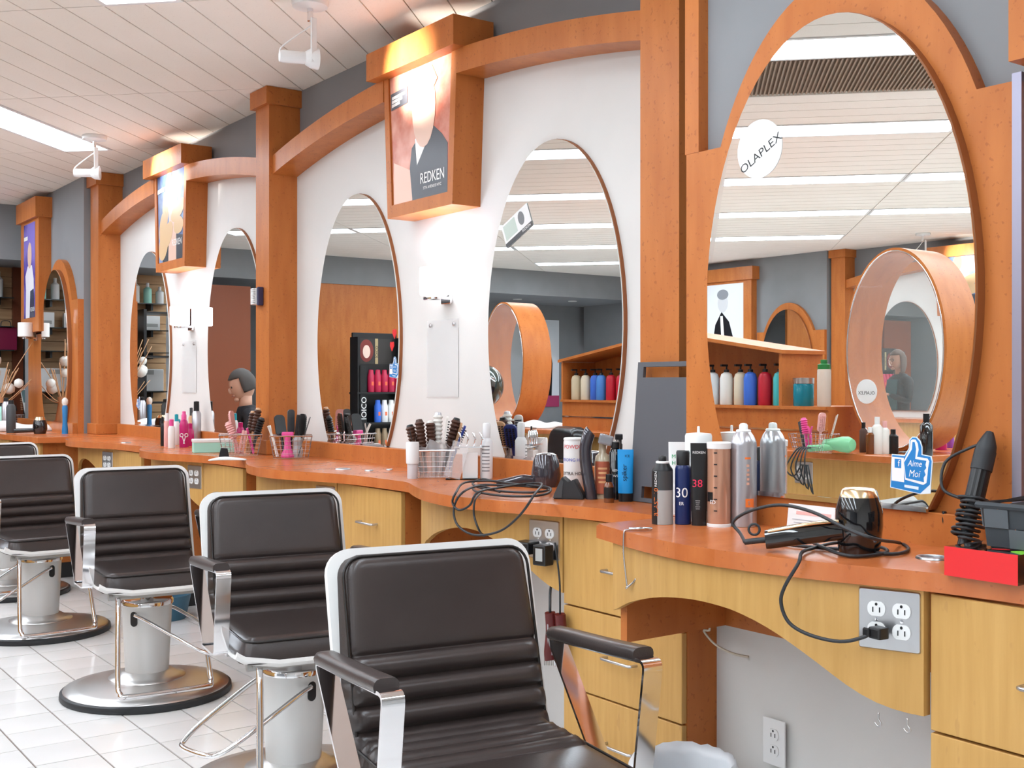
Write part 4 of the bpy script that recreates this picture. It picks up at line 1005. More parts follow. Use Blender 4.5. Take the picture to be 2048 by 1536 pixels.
t,s=tube_pack('spiker_tube','bright blue crimped styling gel tube with a black cap',1235,1267,899,1004,blue,blackp,986)
face(t,s,'spiker',.020,K_,945,16,.4,-.003,1); face(t,s,'ICE',.010,K_,912,16,.8,.005)
tag(obj('product_carton',box(B(),-.024,.024,-.02,.02,0,.125,.001,1),blackp),'black carton with white framed letters beside the board','box')
o=bpy.data.objects['product_carton']; sp=Spot(1257,993,12); o.location=sp.p; o.rotation_euler=(0,0,sp.rz)
text('B',.018,W_,frame((0,-.0205,.108),(1,0,0),(0,0,1)),o); text('E',.018,W_,frame((0,-.0205,.086),(1,0,0),(0,0,1)),o)
spraybottle(1240,985,10,868,blackg,'black nozzle bottle between the powder jar and the black carton')
spraybottle(1258,972,8,838,whitep,'white pump bottle behind the black carton',whitep)
# --- wire baskets ------------------------------------------------------------
def basket(name,label,x,yb,w,d,h,flare=.02,turn=0,nv=9,nh=6):
    s=Spot(x,yb,d/2/ (depth(onZ(x,yb,ZT))/F)); t=thing(name,label,'basket',tuple(s.p),s.rz+turn)
    bm=B()
    def corner(z): 
        e=flare*z/h; return [(-w/2-e,-d/2-e,z),(w/2+e,-d/2-e,z),(w/2+e,d/2+e,z),(-w/2-e,d/2+e,z)]
    for k in range(nh): tube(bm,corner(.003+(h-.006)*k/(nh-1)),.0011,5,0,True)
    for k in range(nv+1):
        q=-1+2*k/nv
        for sy in(-1,1): tube(bm,[(q*w/2,sy*d/2,.003),(q*(w/2+flare),sy*(d/2+flare),h)],.0009,5)
        for sx in(-1,1): tube(bm,[(sx*w/2,q*d/2,.003),(sx*(w/2+flare),q*(d/2+flare),h)],.0009,5)
        tube(bm,[(q*w/2,-d/2,.003),(q*w/2,d/2,.003)],.0009,5)
    obj('wire_mesh',bm,wirem,t); bm=B(); tube(bm,corner(h),.0024,6,0,True); obj('rim',bm,wirem,t); return t,s
def brush(parent_s,turn,a,b,kind,m,label,mh=None,group='hair tools in the wire baskets'):
    """a,b = foot and tip in the basket's own frame (metres)"""
    M=Matrix.Translation(parent_s.p)@Matrix.Rotation(parent_s.rz+turn,4,'Z'); A=M@Vector(a); C=M@Vector(b); ax=C-A
    t=thing({'round':'round_brush','vent':'vent_brush','paddle':'paddle_brush','iron':'flat_iron','comb':'tail_comb','clip':'hair_clip'}[kind],label,{'comb':'comb','iron':'flat iron','clip':'clip'}.get(kind,'brush'),(0,0,0),0,group)
    Mq=Matrix.Translation(A)@ax.to_track_quat('Z','Y').to_matrix().to_4x4(); L=ax.length
    if kind=='round':
        bm=B(); lathe(bm,[(.006,0),(.008,L*.1),(.0075,L*.35),(.009,L*.48)],12,M=Mq); obj('handle',bm,m,t,True,50)
        bm=B(); n=16; prof=[]
        for k in range(15): prof.append((.019 if k%2 else .0135,L*(.48+.48*k/14)))
        lathe(bm,prof,18,M=Mq); obj('bristles',bm,mh or blackp,t)
        bm=B(); lathe(bm,[(.014,L*.96),(.011,L),(0,L*1.01)],14,M=Mq); obj('tip',bm,m,t,True,50)
    elif kind in('vent','paddle'):
        bm=B(); sweep(bm,[Mq@Vector((0,0,L*q)) for q in(0,.2,.5)],circ(.0065,10)); obj('handle',bm,m,t,True,50)
        hw=.017 if kind=='vent' else .026
        bm=B(); prism(bm,rrect(hw*2,L*.5,hw*.7,4,0,L*.74),-.004,.004,'y')
        for v in bm.verts: v.co=Mq@v.co
        obj('head',bm,m,t)
        bm=B()
        for i in range(9):
            for j in(-1,0,1): box(bm,j*hw*.55-.0035,j*hw*.55+.0035,-.011,-.004,L*(.54+.045*i)-.002,L*(.54+.045*i)+.002,M=Mq)
        obj('bristle_rows',bm,mh or blackp,t)
    elif kind=='iron':
        for sx in(-1,1):
            bm=B(); box(bm,-.013,.013,sx*.009-.006,sx*.009+.006,0,L,.004,2,Mq@Matrix.Rotation(sx*.03,4,'X')); obj('plate_arm',bm,m,t)
    elif kind=='comb':
        bm=B(); box(bm,-.012,-.006,-.0015,.0015,L*.4,L,M=Mq); box(bm,-.010,-.0075,-.0012,.0012,0,L*.4,M=Mq); obj('spine',bm,m,t)
        bm=B()
        for i in range(20): box(bm,-.006,.012,-.0012,.0012,L*(.42+.028*i),L*(.42+.028*i)+L*.012,M=Mq)
        obj('teeth',bm,m,t)
    else:
        bm=B(); sweep(bm,smoothpath([Mq@Vector((.008,0,0)),Mq@Vector((-.004,0,L*.4)),Mq@Vector((0,0,L*.7)),Mq@Vector((.014,0,L))],4),rrect(.012,.005,.002,2)); obj('jaw',bm,m,t,True,60)
        bm=B(); sweep(bm,smoothpath([Mq@Vector((-.008,0,0)),Mq@Vector((.006,.003,L*.4)),Mq@Vector((0,0,L*.7)),Mq@Vector((-.014,.0,L))],4),rrect(.012,.005,.002,2)); obj('lever',bm,m,t,True,60)
    return t
lpink=col('blush_pink',(228,170,165),.4); brown=col('brush_brown',(74,46,34),.5); bluep=col('royal_blue',(32,50,120),.35); white2=col('brush_white',(225,222,215),.4); tan=col('brush_tan',(205,160,120),.45)
# basket 1: pink tools, second mirror
t,s1=basket('wire_basket','wire basket of black and hot-pink hair tools in front of the middle column',582,918,.155,.11,.105,.018)
brush(s1,0,(-.03,-.03,.01),(-.055,.02,.20),'paddle',blackp,'black paddle brush in the middle-column basket')
brush(s1,0,(.0,.03,.01),(.0,.03,.225),'vent',charcoal,'grey-white vented brush in the middle-column basket',white2)
brush(s1,0,(.04,.02,.01),(.055,.03,.205),'paddle',blackp,'wide black paddle brush leaning right in the middle-column basket')
brush(s1,0,(.02,.0,.01),(.035,.0,.20),'iron',blackp,'black flat iron in the middle-column basket')
brush(s1,0,(.03,-.04,.01),(.085,-.03,.19),'comb',charcoal,'grey tail comb leaning out of the middle-column basket')
brush(s1,0,(-.06,-.03,.01),(-.098,-.02,.15),'clip',white2,'pale clip sticking out of the middle-column basket corner')
tt=thing('dryer_nozzle','hot-pink hair dryer diffuser standing in the middle-column basket','nozzle',tuple(s1.p)); tt.rotation_euler=(0,0,s1.rz)
bm=B(); lathe(bm,[(.030,.006),(.032,.012),(.018,.045),(.013,.09),(.014,.105)],24,(-.015,-.025,0)); obj('cone',bm,pink,tt,True,40); bm=B(); box(bm,-.042,.012,-.037,-.013,.10,.122,.006,2); obj('head',bm,pink,tt)
tag(obj('crumpled_bag',lathe(B(),[(.022,.006),(.026,.03),(.02,.06),(.025,.085),(.012,.1)],9),mat('bag_grey',(.55,.55,.56),.25,trans=.3)),'crumpled clear wrapper in the middle-column basket','bag'); bpy.data.objects['crumpled_bag'].location=s1.p+s1.r*.03-s1.d*.02
# basket 2: pale pink tools, mint box side
t,s2=basket('wire_basket','wire basket of pale pink brushes beside the mint box',481,912,.16,.12,.10,.02)
brush(s2,0,(-.02,0,.01),(-.045,.01,.215),'paddle',lpink,'blush-pink paddle brush beside the mint box',lpink)
brush(s2,0,(.0,-.03,.01),(-.06,-.035,.16),'round',lpink,'small blush round brush beside the mint box',lpink)
brush(s2,0,(.04,0,.01),(.085,.0,.225),'round',tan,'tan-handled round brush leaning right beside the mint box',brown)
brush(s2,0,(.03,.03,.01),(.06,.03,.21),'round',tan,'second tan round brush beside the mint box',brown)
brush(s2,0,(.05,-.03,.01),(.10,-.03,.18),'round',charcoal,'grey round brush at the basket edge beside the mint box')
brush(s2,0,(.0,-.045,.01),(.02,-.045,.12),'iron',lpink,'pale pink flat iron upright beside the mint box')
brush(s2,0,(-.04,-.045,.01),(-.03,-.045,.115),'comb',lpink,'pale pink comb beside the mint box')
brush(s2,0,(.06,-.04,.01),(.03,-.04,.13),'clip',pink,'hot-pink clip beside the mint box')
# basket 3: brown round brushes in a plastic bag
t,s3=basket('wire_basket','wire basket lined with a plastic bag and full of dark round brushes',868,956,.125,.10,.10,.012)
for k,(a,b,kind,mm,mh,lab) in enumerate((((-.03,.0,.01),(-.055,.02,.21),'round',brown,brown,'large brown round brush in the bag-lined basket'),((-.045,.02,.01),(-.09,.03,.19),'round',blackp,brown,'outermost dark round brush in the bag-lined basket'),((.0,.01,.01),(-.015,.02,.205),'round',white2,brown,'round brush with a white zigzag core in the bag-lined basket'),((.01,.03,.01),(.015,.04,.235),'round',silver,white2,'silver thermal round brush in the bag-lined basket'),((.02,-.02,.01),(.05,-.02,.225),'vent',white2,blackp,'white vent brush with black bristle rows in the bag-lined basket'),((.03,.02,.01),(.085,.03,.215),'round',blackp,brown,'black round brush leaning right in the bag-lined basket'),((.045,-.01,.01),(.115,-.01,.19),'paddle',bluep,blackp,'royal-blue paddle brush in the bag-lined basket'),((.04,.03,.01),(.10,.04,.2),'paddle',tan,blackp,'tan wooden paddle brush in the bag-lined basket'))):
    brush(s3,0,a,b,kind,mm,lab,mh)
rb_=B(); rg=random.Random(5)
rings=[]
for k in range(7):
    z=.004+.125*k/6; e=.050+.012*k/6; rings.append([rb_.verts.new((1.15*e*math.cos(2*PI*i/28)*(1+rg.uniform(-.07,.07)),.85*e*math.sin(2*PI*i/28)*(1+rg.uniform(-.07,.07)),z+rg.uniform(-.004,.004)*k)) for i in range(28)])
for a,b in zip(rings,rings[1:]):
    for i in range(28): rb_.faces.new((a[i],a[(i+1)%28],b[(i+1)%28],b[i]))
bagm=mat('thin_film',(.85,.85,.86),.2,alpha=.35); o=tag(obj('plastic_bag',rb_,bagm,None,True),'thin clear plastic bag lining the brush basket','bag'); o.location=s3.p; o.rotation_euler=(0,0,s3.rz)
brush(s3,0,(-.062,-.03,.03),(-.088,-.03,.175),'comb',blackp,'black tail comb beside the bag-lined basket')
t,s=stand('powder_shaker','white ribbed-lid powder shaker beside the bag-lined basket','shaker',825,958,12,[('body',mat('shaker_grey',(.62,.60,.62),.35),[(10,958),(10.5,955),(10.5,927)]),('ring',whitep,[(12.5,927),(13,924),(13,920)]),('ribbed_lid',whitep,[(13,920),(13.5,888),(12.5,884),(0,884)])])
# acrylic stand with clips
s=Spot(925,960,20); t=thing('acrylic_stand','clear acrylic tool stand holding chrome clips','stand',tuple(s.p),s.rz)
obj('base',box(B(),-.06,.06,-.035,.035,0,.003),clear,t); 
bm=B(); box(bm,-.06,.0,-.0015,.0015,0,.13,M=Matrix.Translation((-.01,-.03,0))@Matrix.Rotation(.28,4,'Y')); obj('slanted_panel',bm,mat('thin_acrylic',(.85,.86,.87),.08,alpha=.28),t)
obj('white_block',box(B(),.0,.055,-.012,.012,.003,.095,.002,1),whitep,t); obj('top_rail',box(B(),-.03,.07,-.018,.018,.113,.118),chrome,t)
for k in range(4):
    bm=B(); tube(bm,[(-.01+.025*k,0,.116),(-.006+.025*k,-.006,.15),(-.014+.025*k,.004,.168),(-.002+.025*k,0,.14)],.003,6,4); obj('chrome_clip',bm,chrome,t,True)
t,s=stand('mist_bottle','frosted white mist bottle right of the acrylic stand','spray bottle',973,958,12,[('body',mat('frosted',(.78,.78,.79),.4),[(12,958),(12.5,955),(12.5,884),(9,878),(6,875)]),('overcap',mat('cap_clear',(.75,.75,.76),.15),[(7.5,876),(8,850),(6,846),(0,845)])])
for k in range(8): band(t,s,'printed_line',col('ink_greyer',(150,152,155)),12.6,893+7*k,891+7*k,-.8,.5)
# --- bottles left of the mint box
t,s=stand('hairspray_bottle','hot-pink translucent spray bottle with a white scissors mark','spray bottle',368,895,9,[('body',dpink,[(8.5,895),(9,893),(9,850),(7,842),(4.5,838)]),('pump',pink,[(5,839),(5,830),(3.5,828),(3.5,823),(0,822)])])
for k in(-1,1):
    bm=B(); a_=[(.012*k+.008*math.cos(2*PI*i/14),.016+.009*math.sin(2*PI*i/14)) for i in range(14)]; R9=9*s.m+.0015
    tube(bm,[(u_,-math.sqrt(max(R9*R9-u_*u_,1e-6)),s.h(876)+v_) for u_,v_ in a_],.0022,5,0,True); tube(bm,[(.008*k,-R9,s.h(876)+.008),(-.003*k,-R9-.001,s.h(876)-.03)],.0022,5); obj('scissors_mark',bm,W_,t)
for x,yb,r,yt,mm,cm,lab in((325,892,4,833,blackp,blackp,'thin black bottle at the left end of the pink bottle group'),(334,894,6,826,lpink,whitep,'pale pink bottle with a white cap beside the hot-pink spray'),(343,896,7,838,whitep,pink,'white bottle with a pink cap beside the hot-pink spray'),(353,890,6,828,whitep,teal,'white bottle with a teal cap behind the hot-pink spray'),(357,884,6,838,teal,teal,'teal tube behind the hot-pink spray'),(380,892,8,846,dpink,dpink,'dark magenta jar right of the hot-pink spray'),(383,884,6,815,tan,charcoal,'tan tall bottle right of the hot-pink spray'),(393,888,9,802,silver,blackp,'tall silver hairspray beside the mint box'),(372,876,9,808,whitep,blackp,'round white bottle with a black pump by the mirror'),(360,876,6,806,blackp,blackp,'black pump bottle by the mirror')):
    q=yt+(yb-yt)*.22
    stand('product_bottle',lab,'bottle',x,yb,r,[('body',mm,[(r*.95,yb),(r,yb-2),(r,q+6),(r*.7,q+1)]),('cap',cm,[(r*.62,q+2),(r*.6,yt+1),(0,yt)])],'bottles left of the mint box')
s=Spot(427,905,14); t=thing('mint_box','mint green box with a white lid on the counter','box',tuple(s.p),s.rz+.1)
obj('box_body',box(B(),-.10,.10,-.05,.05,0,.052,.002,1),mint,t); obj('lid',box(B(),-.103,.103,-.053,.053,.05,.066,.003,1),whitep,t)
s=Spot(448,914,5); t=thing('black_pouch','small black standing pouch in front of the pale pink brushes','pouch',tuple(s.p),s.rz); bm=B(); prism(bm,[(-.024,0),(.024,0),(.016,.04),(-.014,.042)],-.012,.012,'y'); obj('pouch',bm,blackp,t)
def cloth(name,label,x,y,w,d,h,mm,seed,turn=0,Z=ZT):
    rg=random.Random(seed); s=Spot(x,y,0,Z); bm=B(); n=22; V=[]
    for i in range(n+1):
        row=[]
        for j in range(n+1):
            u=i/n*2-1; v=j/n*2-1; e=max(0,1-max(abs(u),abs(v))**6)
            row.append(bm.verts.new((u*w/2*(1+.05*math.sin(5*v+seed)),v*d/2*(1+.05*math.sin(4*u)),.004+h*e*(.6+.25*math.sin(3.1*u+seed)+.2*math.sin(5.3*v+2*u)))))
        V.append(row)
    for a,b in zip(V,V[1:]):
        for j in range(n): bm.faces.new((a[j],a[j+1],b[j+1],b[j]))
    lo=[[bm.verts.new((v.co.x,v.co.y,0.001)) for v in r] for r in (V[0],V[-1])]
    o=tag(obj(name,bm,mm,None,True),label,'towel'); o.location=(s.p[0],s.p[1],Z); o.rotation_euler=(0,0,s.rz+turn); 
    md=o.modifiers.new('thick','SOLIDIFY'); md.thickness=.004; return o
cloth('hand_towel','small white folded cloth in front of the pale pink brush basket',455,921,.16,.05,.012,whitep,2)
# --- far counter
cloth('towel','crumpled white towel piled on the far counter',45,862,.42,.20,.075,whitep,4)
s=Spot(80,868,13); m=s.m
t=thing('hair_dryer','black hair dryer with gold trim on the far counter','hair dryer',tuple(s.p),s.rz)
bm=B(); lathe(bm,[(11*m,0),(14*m,s.h(858)),(13.5*m,s.h(848)),(11*m,s.h(839))],24); obj('barrel',bm,blackg,t,True,40); bm=B(); lathe(bm,[(11.4*m,s.h(840)),(9*m,s.h(834)),(0,s.h(833))],24); obj('gold_cap',bm,gold,t,True,40)
bm=B(); sweep(bm,[(-10*m,0,s.h(860)),(-48*m,-.01,s.h(861))],rrect(.03,.03,.01,3)); obj('handle',bm,blackg,t,True,60)
s=Spot(130,868,5); m=s.m
t=thing('curling_wand','blue curling wand standing on the far counter','curling wand',tuple(s.p),s.rz)
bm=B(); lathe(bm,[(6*m,0),(6*m,.03),(4.5*m,s.h(845)),(5.5*m,s.h(815)),(4*m,s.h(810))],16); obj('handle',bm,col('wand_blue',(40,120,180),.3),t,True,40)
bm=B(); lathe(bm,[(4*m,s.h(811)),(6*m,s.h(806)),(6*m,s.h(800)),(3*m,s.h(796)),(0,s.h(795))],16); obj('tip',bm,white2,t,True,40)
t,s5=basket('wire_basket','wire basket of dark brushes on the far counter',62,848,.24,.16,.08,.02)
for k in range(7):
    q=-.1+.033*k; brush(s5,0,(q,0,.01),(q*1.25,.0,.20+.03*(k%3)),('paddle','round','vent')[k%3],(blackp,brown,charcoal)[k%3],('black paddle','brown round','grey vented')[k%3]+' brush in the far counter basket, '+('upright','leaning left','leaning right','tallest','shortest','at the rim','in the middle')[k],(blackp,tan,white2)[k%3])
t=thing('photo_card','tilted pale photo card among the brushes on the far counter','card',tuple(Spot(66,848,0).p+Vector((0,0,.004))),0); t.rotation_euler=(.25,-.1,-.6)
obj('card',box(B(),-.05,.05,-.001,.001,0,.31),whitep,t); obj('picture',box(B(),-.042,.042,-.0016,-.001,.19,.30),col('card_teal',(95,125,130)),t)
for x,yb,r,yt,mm,lab in((12,862,8,795,silver,'silver bottle on the far counter by the dried flowers'),(22,866,9,800,charcoal,'grey tumbler on the far counter'),(3,860,5,805,mint,'pale green bottle at the far counter edge')):
    stand('product_bottle',lab,'bottle',x,yb,r,[('body',mm,[(r*.95,yb),(r,yb-3),(r,yt+14),(r*.6,yt+8)]),('cap',blackp,[(r*.6,yt+9),(r*.55,yt+1),(0,yt)])],'bottles on the far counter')
# dried flower arrangement at the far left
s=Spot(25,858,6); t=thing('dried_flowers','tall arrangement of pale dried grasses and round seed heads','dried flowers',tuple(s.p+Vector((-.1,0,0))),s.rz)
bm=B(); lathe(bm,[(.05,0),(.06,.05),(.045,.14),(.035,.2),(.042,.24)],20); obj('vase',bm,tan,t,True,40)
rg=random.Random(11); bm=B(); tips=[]
for k in range(26):
    a=rg.uniform(-.24,.24); b=rg.uniform(-.1,.1); h=rg.uniform(.35,.72); tube(bm,[(0,0,.2),(a*.35,b*.4,h*.6),(a,b,h)],.0035,5,4); tips.append((a,b,h))
obj('stems',bm,tan,t,True)
for k in range(7):
    a,b,h=tips[k]; bm=B(); bmesh.ops.create_icosphere(bm,subdivisions=2,radius=.036 if k%2 else .045); 
    for v in bm.verts: v.co*=1+.06*math.sin(v.co.x*300)*math.sin(v.co.z*280); v.co+=Vector((a,b,h*.75+.0))
    obj('seed_head',bm,white2,t,True)
# --- clippers hanging beside the kneehole, adapters, bins
bm=B(); x_,y_,_a=onapron(3.44,.778,APF)
t=thing('power_adapter','black power adapter plugged sideways in the four-socket plate','adapter',(x_-.008,y_+.024,.777),_a); obj('body',box(B(),-.055,0,-.01,.05,-.018,.018,.005,2),blackp,t)
t=thing('power_adapter','black block adapter with white print plugged in the four-socket plate','adapter',(x_-.008,y_-.022,.765),_a); obj('body',box(B(),-.04,0,-.024,.024,-.034,.026,.005,2),blackp,t); obj('print',box(B(),-.0406,-.04,-.014,.012,-.02,.016),lgrey,t)
xk=2.064
for k,(x,y0,lab) in enumerate(((1100,1225,'maroon clipper hanging behind the chrome arm'),(1120,1228,'maroon and silver clipper hanging at the cabinet corner'))):
    p=onX(x,y0,xk-.02); t=thing('hair_clipper',lab,'clipper',tuple(p),-.7+.2*k)
    bm=B(); sweep(bm,smoothpath([(0,0,0),(.003,0,-.05),(-.002,0,-.11),(0,0,-.135)],4),rrect(.036,.030,.010,3)); obj('case',bm,maroon,t,True,60)
    bm=B(); box(bm,-.008,.008,-.0175,-.0150,-.12,-.03,.001,1); obj('silver_trim',bm,silver,t)
    bm=B()
    for j in range(7): box(bm,-.017+.005*j,-.0145+.005*j,-.004,.004,-.152,-.133)
    obj('blade',bm,chrome,t)
    bm=B(); q=Vector(onX(1128,1198,xk-.01))-Vector(p); tube(bm,[(0,0,0),(0,0,.02),(.0,.03,.06),(.005,.10,.085)],.004,6,4) if k==0 else tube(bm,[(0,0,0),(0,0,.03),(.0,.01,.10),(-.01,.03,.20)],.0028,6,4); obj('cord',bm,rubber,t,True)
def bin_(x,y,r,h,m,lab,bag=None,X=None,Y=None):
    t=thing('waste_bin',lab,'bin',(X,Y,0)); bm=B(); lathe(bm,[(r*.8,0),(r*.82,.005),(r,h),(r*.97,h),(r*.79,.02),(0,.02)],32); obj('bucket',bm,m,t,True,40)
    if bag:
        bm=B(); rg=random.Random(9); rings=[]
        for rr_,z in((r*.62,h-.2),(r*.80,h-.09),(r*.91,h+.006),(r*1.0,h+.03),(r*1.10,h+.012),(r*1.12,h-.06),(r*1.09,h-.12)):
            rings.append([bm.verts.new((rr_*(1+rg.uniform(-.03,.03))*math.cos(2*PI*i/40),rr_*(1+rg.uniform(-.03,.03))*math.sin(2*PI*i/40),z+rg.uniform(-.005,.005))) for i in range(40)])
        for a,b in zip(rings,rings[1:]):
            for i in range(40): bm.faces.new((a[i],a[(i+1)%40],b[(i+1)%40],b[i]))
        obj('bag_liner',bm,bag,t,True)
    return t
bin_(0,0,.12,.33,charcoal,'waste bin with a white plastic liner in the kneehole',mat('bag_white',(.74,.77,.80),.35),1.95,1.98)
bin_(0,0,.14,.13,col('bin_blue',(62,105,128),.5),'blue plastic tub on the floor below the far cabinets',None,2.12,6.08)
# ================= THE REST OF THE SALON (seen in the mirrors and at the far end) =================
MD=2.128; MC=2.445
def mz(x,y,Z,M):
    p=onZ(x,y,Z); return Vector((2*M-p[0],p[1],Z))
def mX(x,y,X,M):   # real plane X=const seen in mirror plane M
    p=onX(x,y,2*M-X); return Vector((X,p[1],p[2]))
def mY(x,y,Y,M):
    r=ray(x,y); k=Y/r[1]; return Vector((2*M-r[0]*k,Y,HC+r[2]*k))
# --- opposite wall: the same stations mirrored
XF=lambda v: Vector((-3.47-v.x,v.y-.15,v.z))
wl=bpy.data.objects['wall_left']
for yc,ya,yb in BAYS: bay(yc,ya,yb,wl)
column(7.94,8.12,'cherry-wood column on the far side of the salon by the arched panel'); column(5.175,5.33,'cherry-wood column on the far side of the salon between two bays')
arch(6.61,5.33,6.34,'curved beam on the far side of the salon, falling toward the camera end'); arch(6.61,6.88,7.94,'curved beam on the far side of the salon, rising from the arched-panel column')
lightbox(6.61,'lightbox with a pale portrait poster on the far side of the salon',posterA)
mirror(MIR['A1'],2.445,'oval mirror on the far side of the salon, a standing woman reflected in it'); mirror(MIR['A2'],2.445,'oval mirror on the far side of the salon beyond the island')
struct(obj('wall_left_far',box(B(),2.28,XB+.02,8.15,13.0,-.02,CZ),grey))
archpanel(8.65,8.15,9.10,XE,'arched cherry-wood panel on the far side of the salon',1.84,.42,.715,1.44)
mirror(8.65,XE-.032,'oval mirror in the arched panel on the far side of the salon',.36,.63)
t=thing('lightbox_sign','wall lightbox with a black and white portrait on the far side of the salon','sign')
obj('lower_panel',box(B(),XE,2.28,9.14,9.95,ZT,1.635),wood,t); obj('lightbox_body',box(B(),XE-.05,2.28,9.14,9.95,1.65,2.55),wood,t); obj('cap',box(B(),XE-.08,2.28,9.1,9.99,2.45,2.6),wood,t)
flat('poster',[(9.26,1.74),(9.83,1.74),(9.83,2.42),(9.26,2.42)],XE-.0515,em('poster_pale_grey',(225,228,232)),t); flat('printed_figure',[(9.40,1.74),(9.74,1.74),(9.70,1.95),(9.60,2.1),(9.48,1.98)],XE-.052,em('poster_black',(30,30,34),.3),t); flat('printed_shirt',[(9.55,1.74),(9.60,1.74),(9.62,2.05),(9.58,2.05)],XE-.0525,em('poster_white',(245,243,240)),t); flat('printed_head',blob(9.58,2.2,.08,.11),XE-.0527,em('poster_grey_skin',(205,205,208)),t); flat('printed_hair',blob(9.58,2.30,.09,.06),XE-.053,em('poster_mid_grey',(140,142,148)),t)
sconce(9.55,'lit wall sconce on the far side of the salon under the portrait lightbox',XE,1.45)
counter('countertop',[(XB-.02,5.0),(2.02,5.0),(1.95,6.0),(2.0,7.0),(1.85,8.0),(1.85,9.9),(XB-.22,9.9),(XB-.22,8.2),(XB-.02,8.2)],'cherry-wood countertop along the far side of the salon')
obj('base_front',box(B(),2.08,XB-.04,5.0,8.1,.0,.88),maple,bpy.data.objects['countertop.003'])
XF=None
# --- island with shelf, ring frames and bottles
t=thing('island','central cherry and maple island unit with a raised back panel','island',(0,0,0))
obj('base_cabinet',box(B(),-1.15,-.44,3.35,8.0,.1,.879),maple,t); obj('plinth',box(B(),-1.1,-.5,3.4,7.95,0,.1),blackp,t)
obj('worktop',box(B(),-1.25,-.38,3.25,8.1,.879,.914,.004,1),woodtop,t)
obj('raised_panel',box(B(),-.90,-.57,3.85,6.85,.914,1.12),wood,t); obj('shelf_board',box(B(),-.90,-.55,3.85,6.85,1.12,1.137),wood,t)
obj('metal_line',box(B(),-.5695,-.566,3.85,6.85,1.005,1.015),chrome,t)
obj('shelf_back',prism(B(),[(4.15,1.137),(6.85,1.137),(6.85,1.42),(5.5,1.62),(4.15,1.42)],-.90,-.88),wood,t)
for ya in(4.15,6.83): obj('shelf_end',box(B(),-.88,-.56,ya,ya+.02,1.137,1.42),wood,t)
for a,b in(((4.13,1.418),(5.5,1.62)),((5.5,1.62),(6.87,1.418))): obj('shelf_roof',strip(B(),[a,b],[(a[0],a[1]+.02),(b[0],b[1]+.02)],-.90,-.54),wood,t)
pc=[col('shampoo_'+n,c,.35) for n,c in(('white',(232,232,228)),('cream',(222,210,185)),('blue',(60,110,210)),('red',(190,30,50)),('teal',(70,190,195)),('sand',(205,190,160)),('pale',(215,222,225)),('sky',(70,130,205)))]
order=[4,3,2,1,0,6,5,0,2,7,3,1,0,6,4,2,5,0,6,1,4,3,3,7,2,1,5]
bb=None
for k,ci in enumerate(order):
    y=4.23+k*.0965
    lab=['teal','red','royal blue','cream','white','sand','ivory','sky blue']
    names_=('white','cream','blue','red','teal','sand','pale','sky')
    tt=thing('shampoo_bottle',names_[ci]+' pump shampoo bottle in a row on the island shelf','bottle',(-.64+.012*((k*7)%3),y,1.137),0,'pump shampoo bottles on the island shelf')
    if bb is None:
        b1=B(); lathe(b1,[(.036,0),(.038,.006),(.038,.15),(.030,.175),(.014,.185)],18); b2=B(); lathe(b2,[(.015,.184),(.015,.2),(.005,.202),(.005,.222)],12); box(b2,-.006,.045,-.006,.006,.218,.23); bb=(b1,b2)
        o1=obj('bottle_body',b1,None,tt,True,40); o2=obj('pump',b2,blackp,tt,True,40); m1,m2=o1.data,o2.data
        o1.data.materials.append(None); 
    else:
        o1=bpy.data.objects.new('bottle_body',m1); link(o1,tt); o2=bpy.data.objects.new('pump',m2); link(o2,tt)
    o1.material_slots[0].link='OBJECT'; o1.material_slots[0].material=pc[ci]
def ring(yc,label,sticker):
    t=thing('ring_frame',label,'frame',(0,0,0))
    a,b,cz=.275,.485,1.425; n=60; bm=B(); V=[]
    for i in range(n):
        th=2*PI*i/n; c_,s_=math.cos(th),math.sin(th)
        V.append([bm.verts.new((x,yc+(a+d)*c_,cz+(b+d)*s_)) for x,d in((-.62,0),(-.90,0),(-.90,.02),(-.62,.02))])
    for i in range(n):
        p,q=V[i],V[(i+1)%n]
        for k in range(4): bm.faces.new((p[k],p[(k+1)%4],q[(k+1)%4],q[k]))
    obj('wood_ring',bm,wood,t,True,50)
    gl=mat('pane_glass',(.9,.95,.93),.02,alpha=.07); obj('glass_pane',prism(B(),ell(a,b,48,0,2*PI-.001,yc,cz)[:-1],-.62,-.616),gl,t)
    bm=B(); tube(bm,[(-.618,yc+(a+.004)*math.cos(2*PI*i/60),cz+(b+.004)*math.sin(2*PI*i/60)) for i in range(60)],.004,6,0,True); obj('bright_edge',bm,chrome,t,True)
    if sticker:
        p=mX(1733,783,-.612,MD); o=obj('round_sticker',prism(B(),blob(p[1],p[2],.062,.062,32),-.6145,-.612),whitep,t)
        text('OLAPLEX',.024,K_,frame((-.6115,p[1],p[2]-.008),(0,1,0),(0,0,1)),t)
    return t
ring(3.49,'oval wood ring frame with a round white sticker at the near end of the island',True)
ring(7.70,'oval wood ring frame at the far end of the island',False)
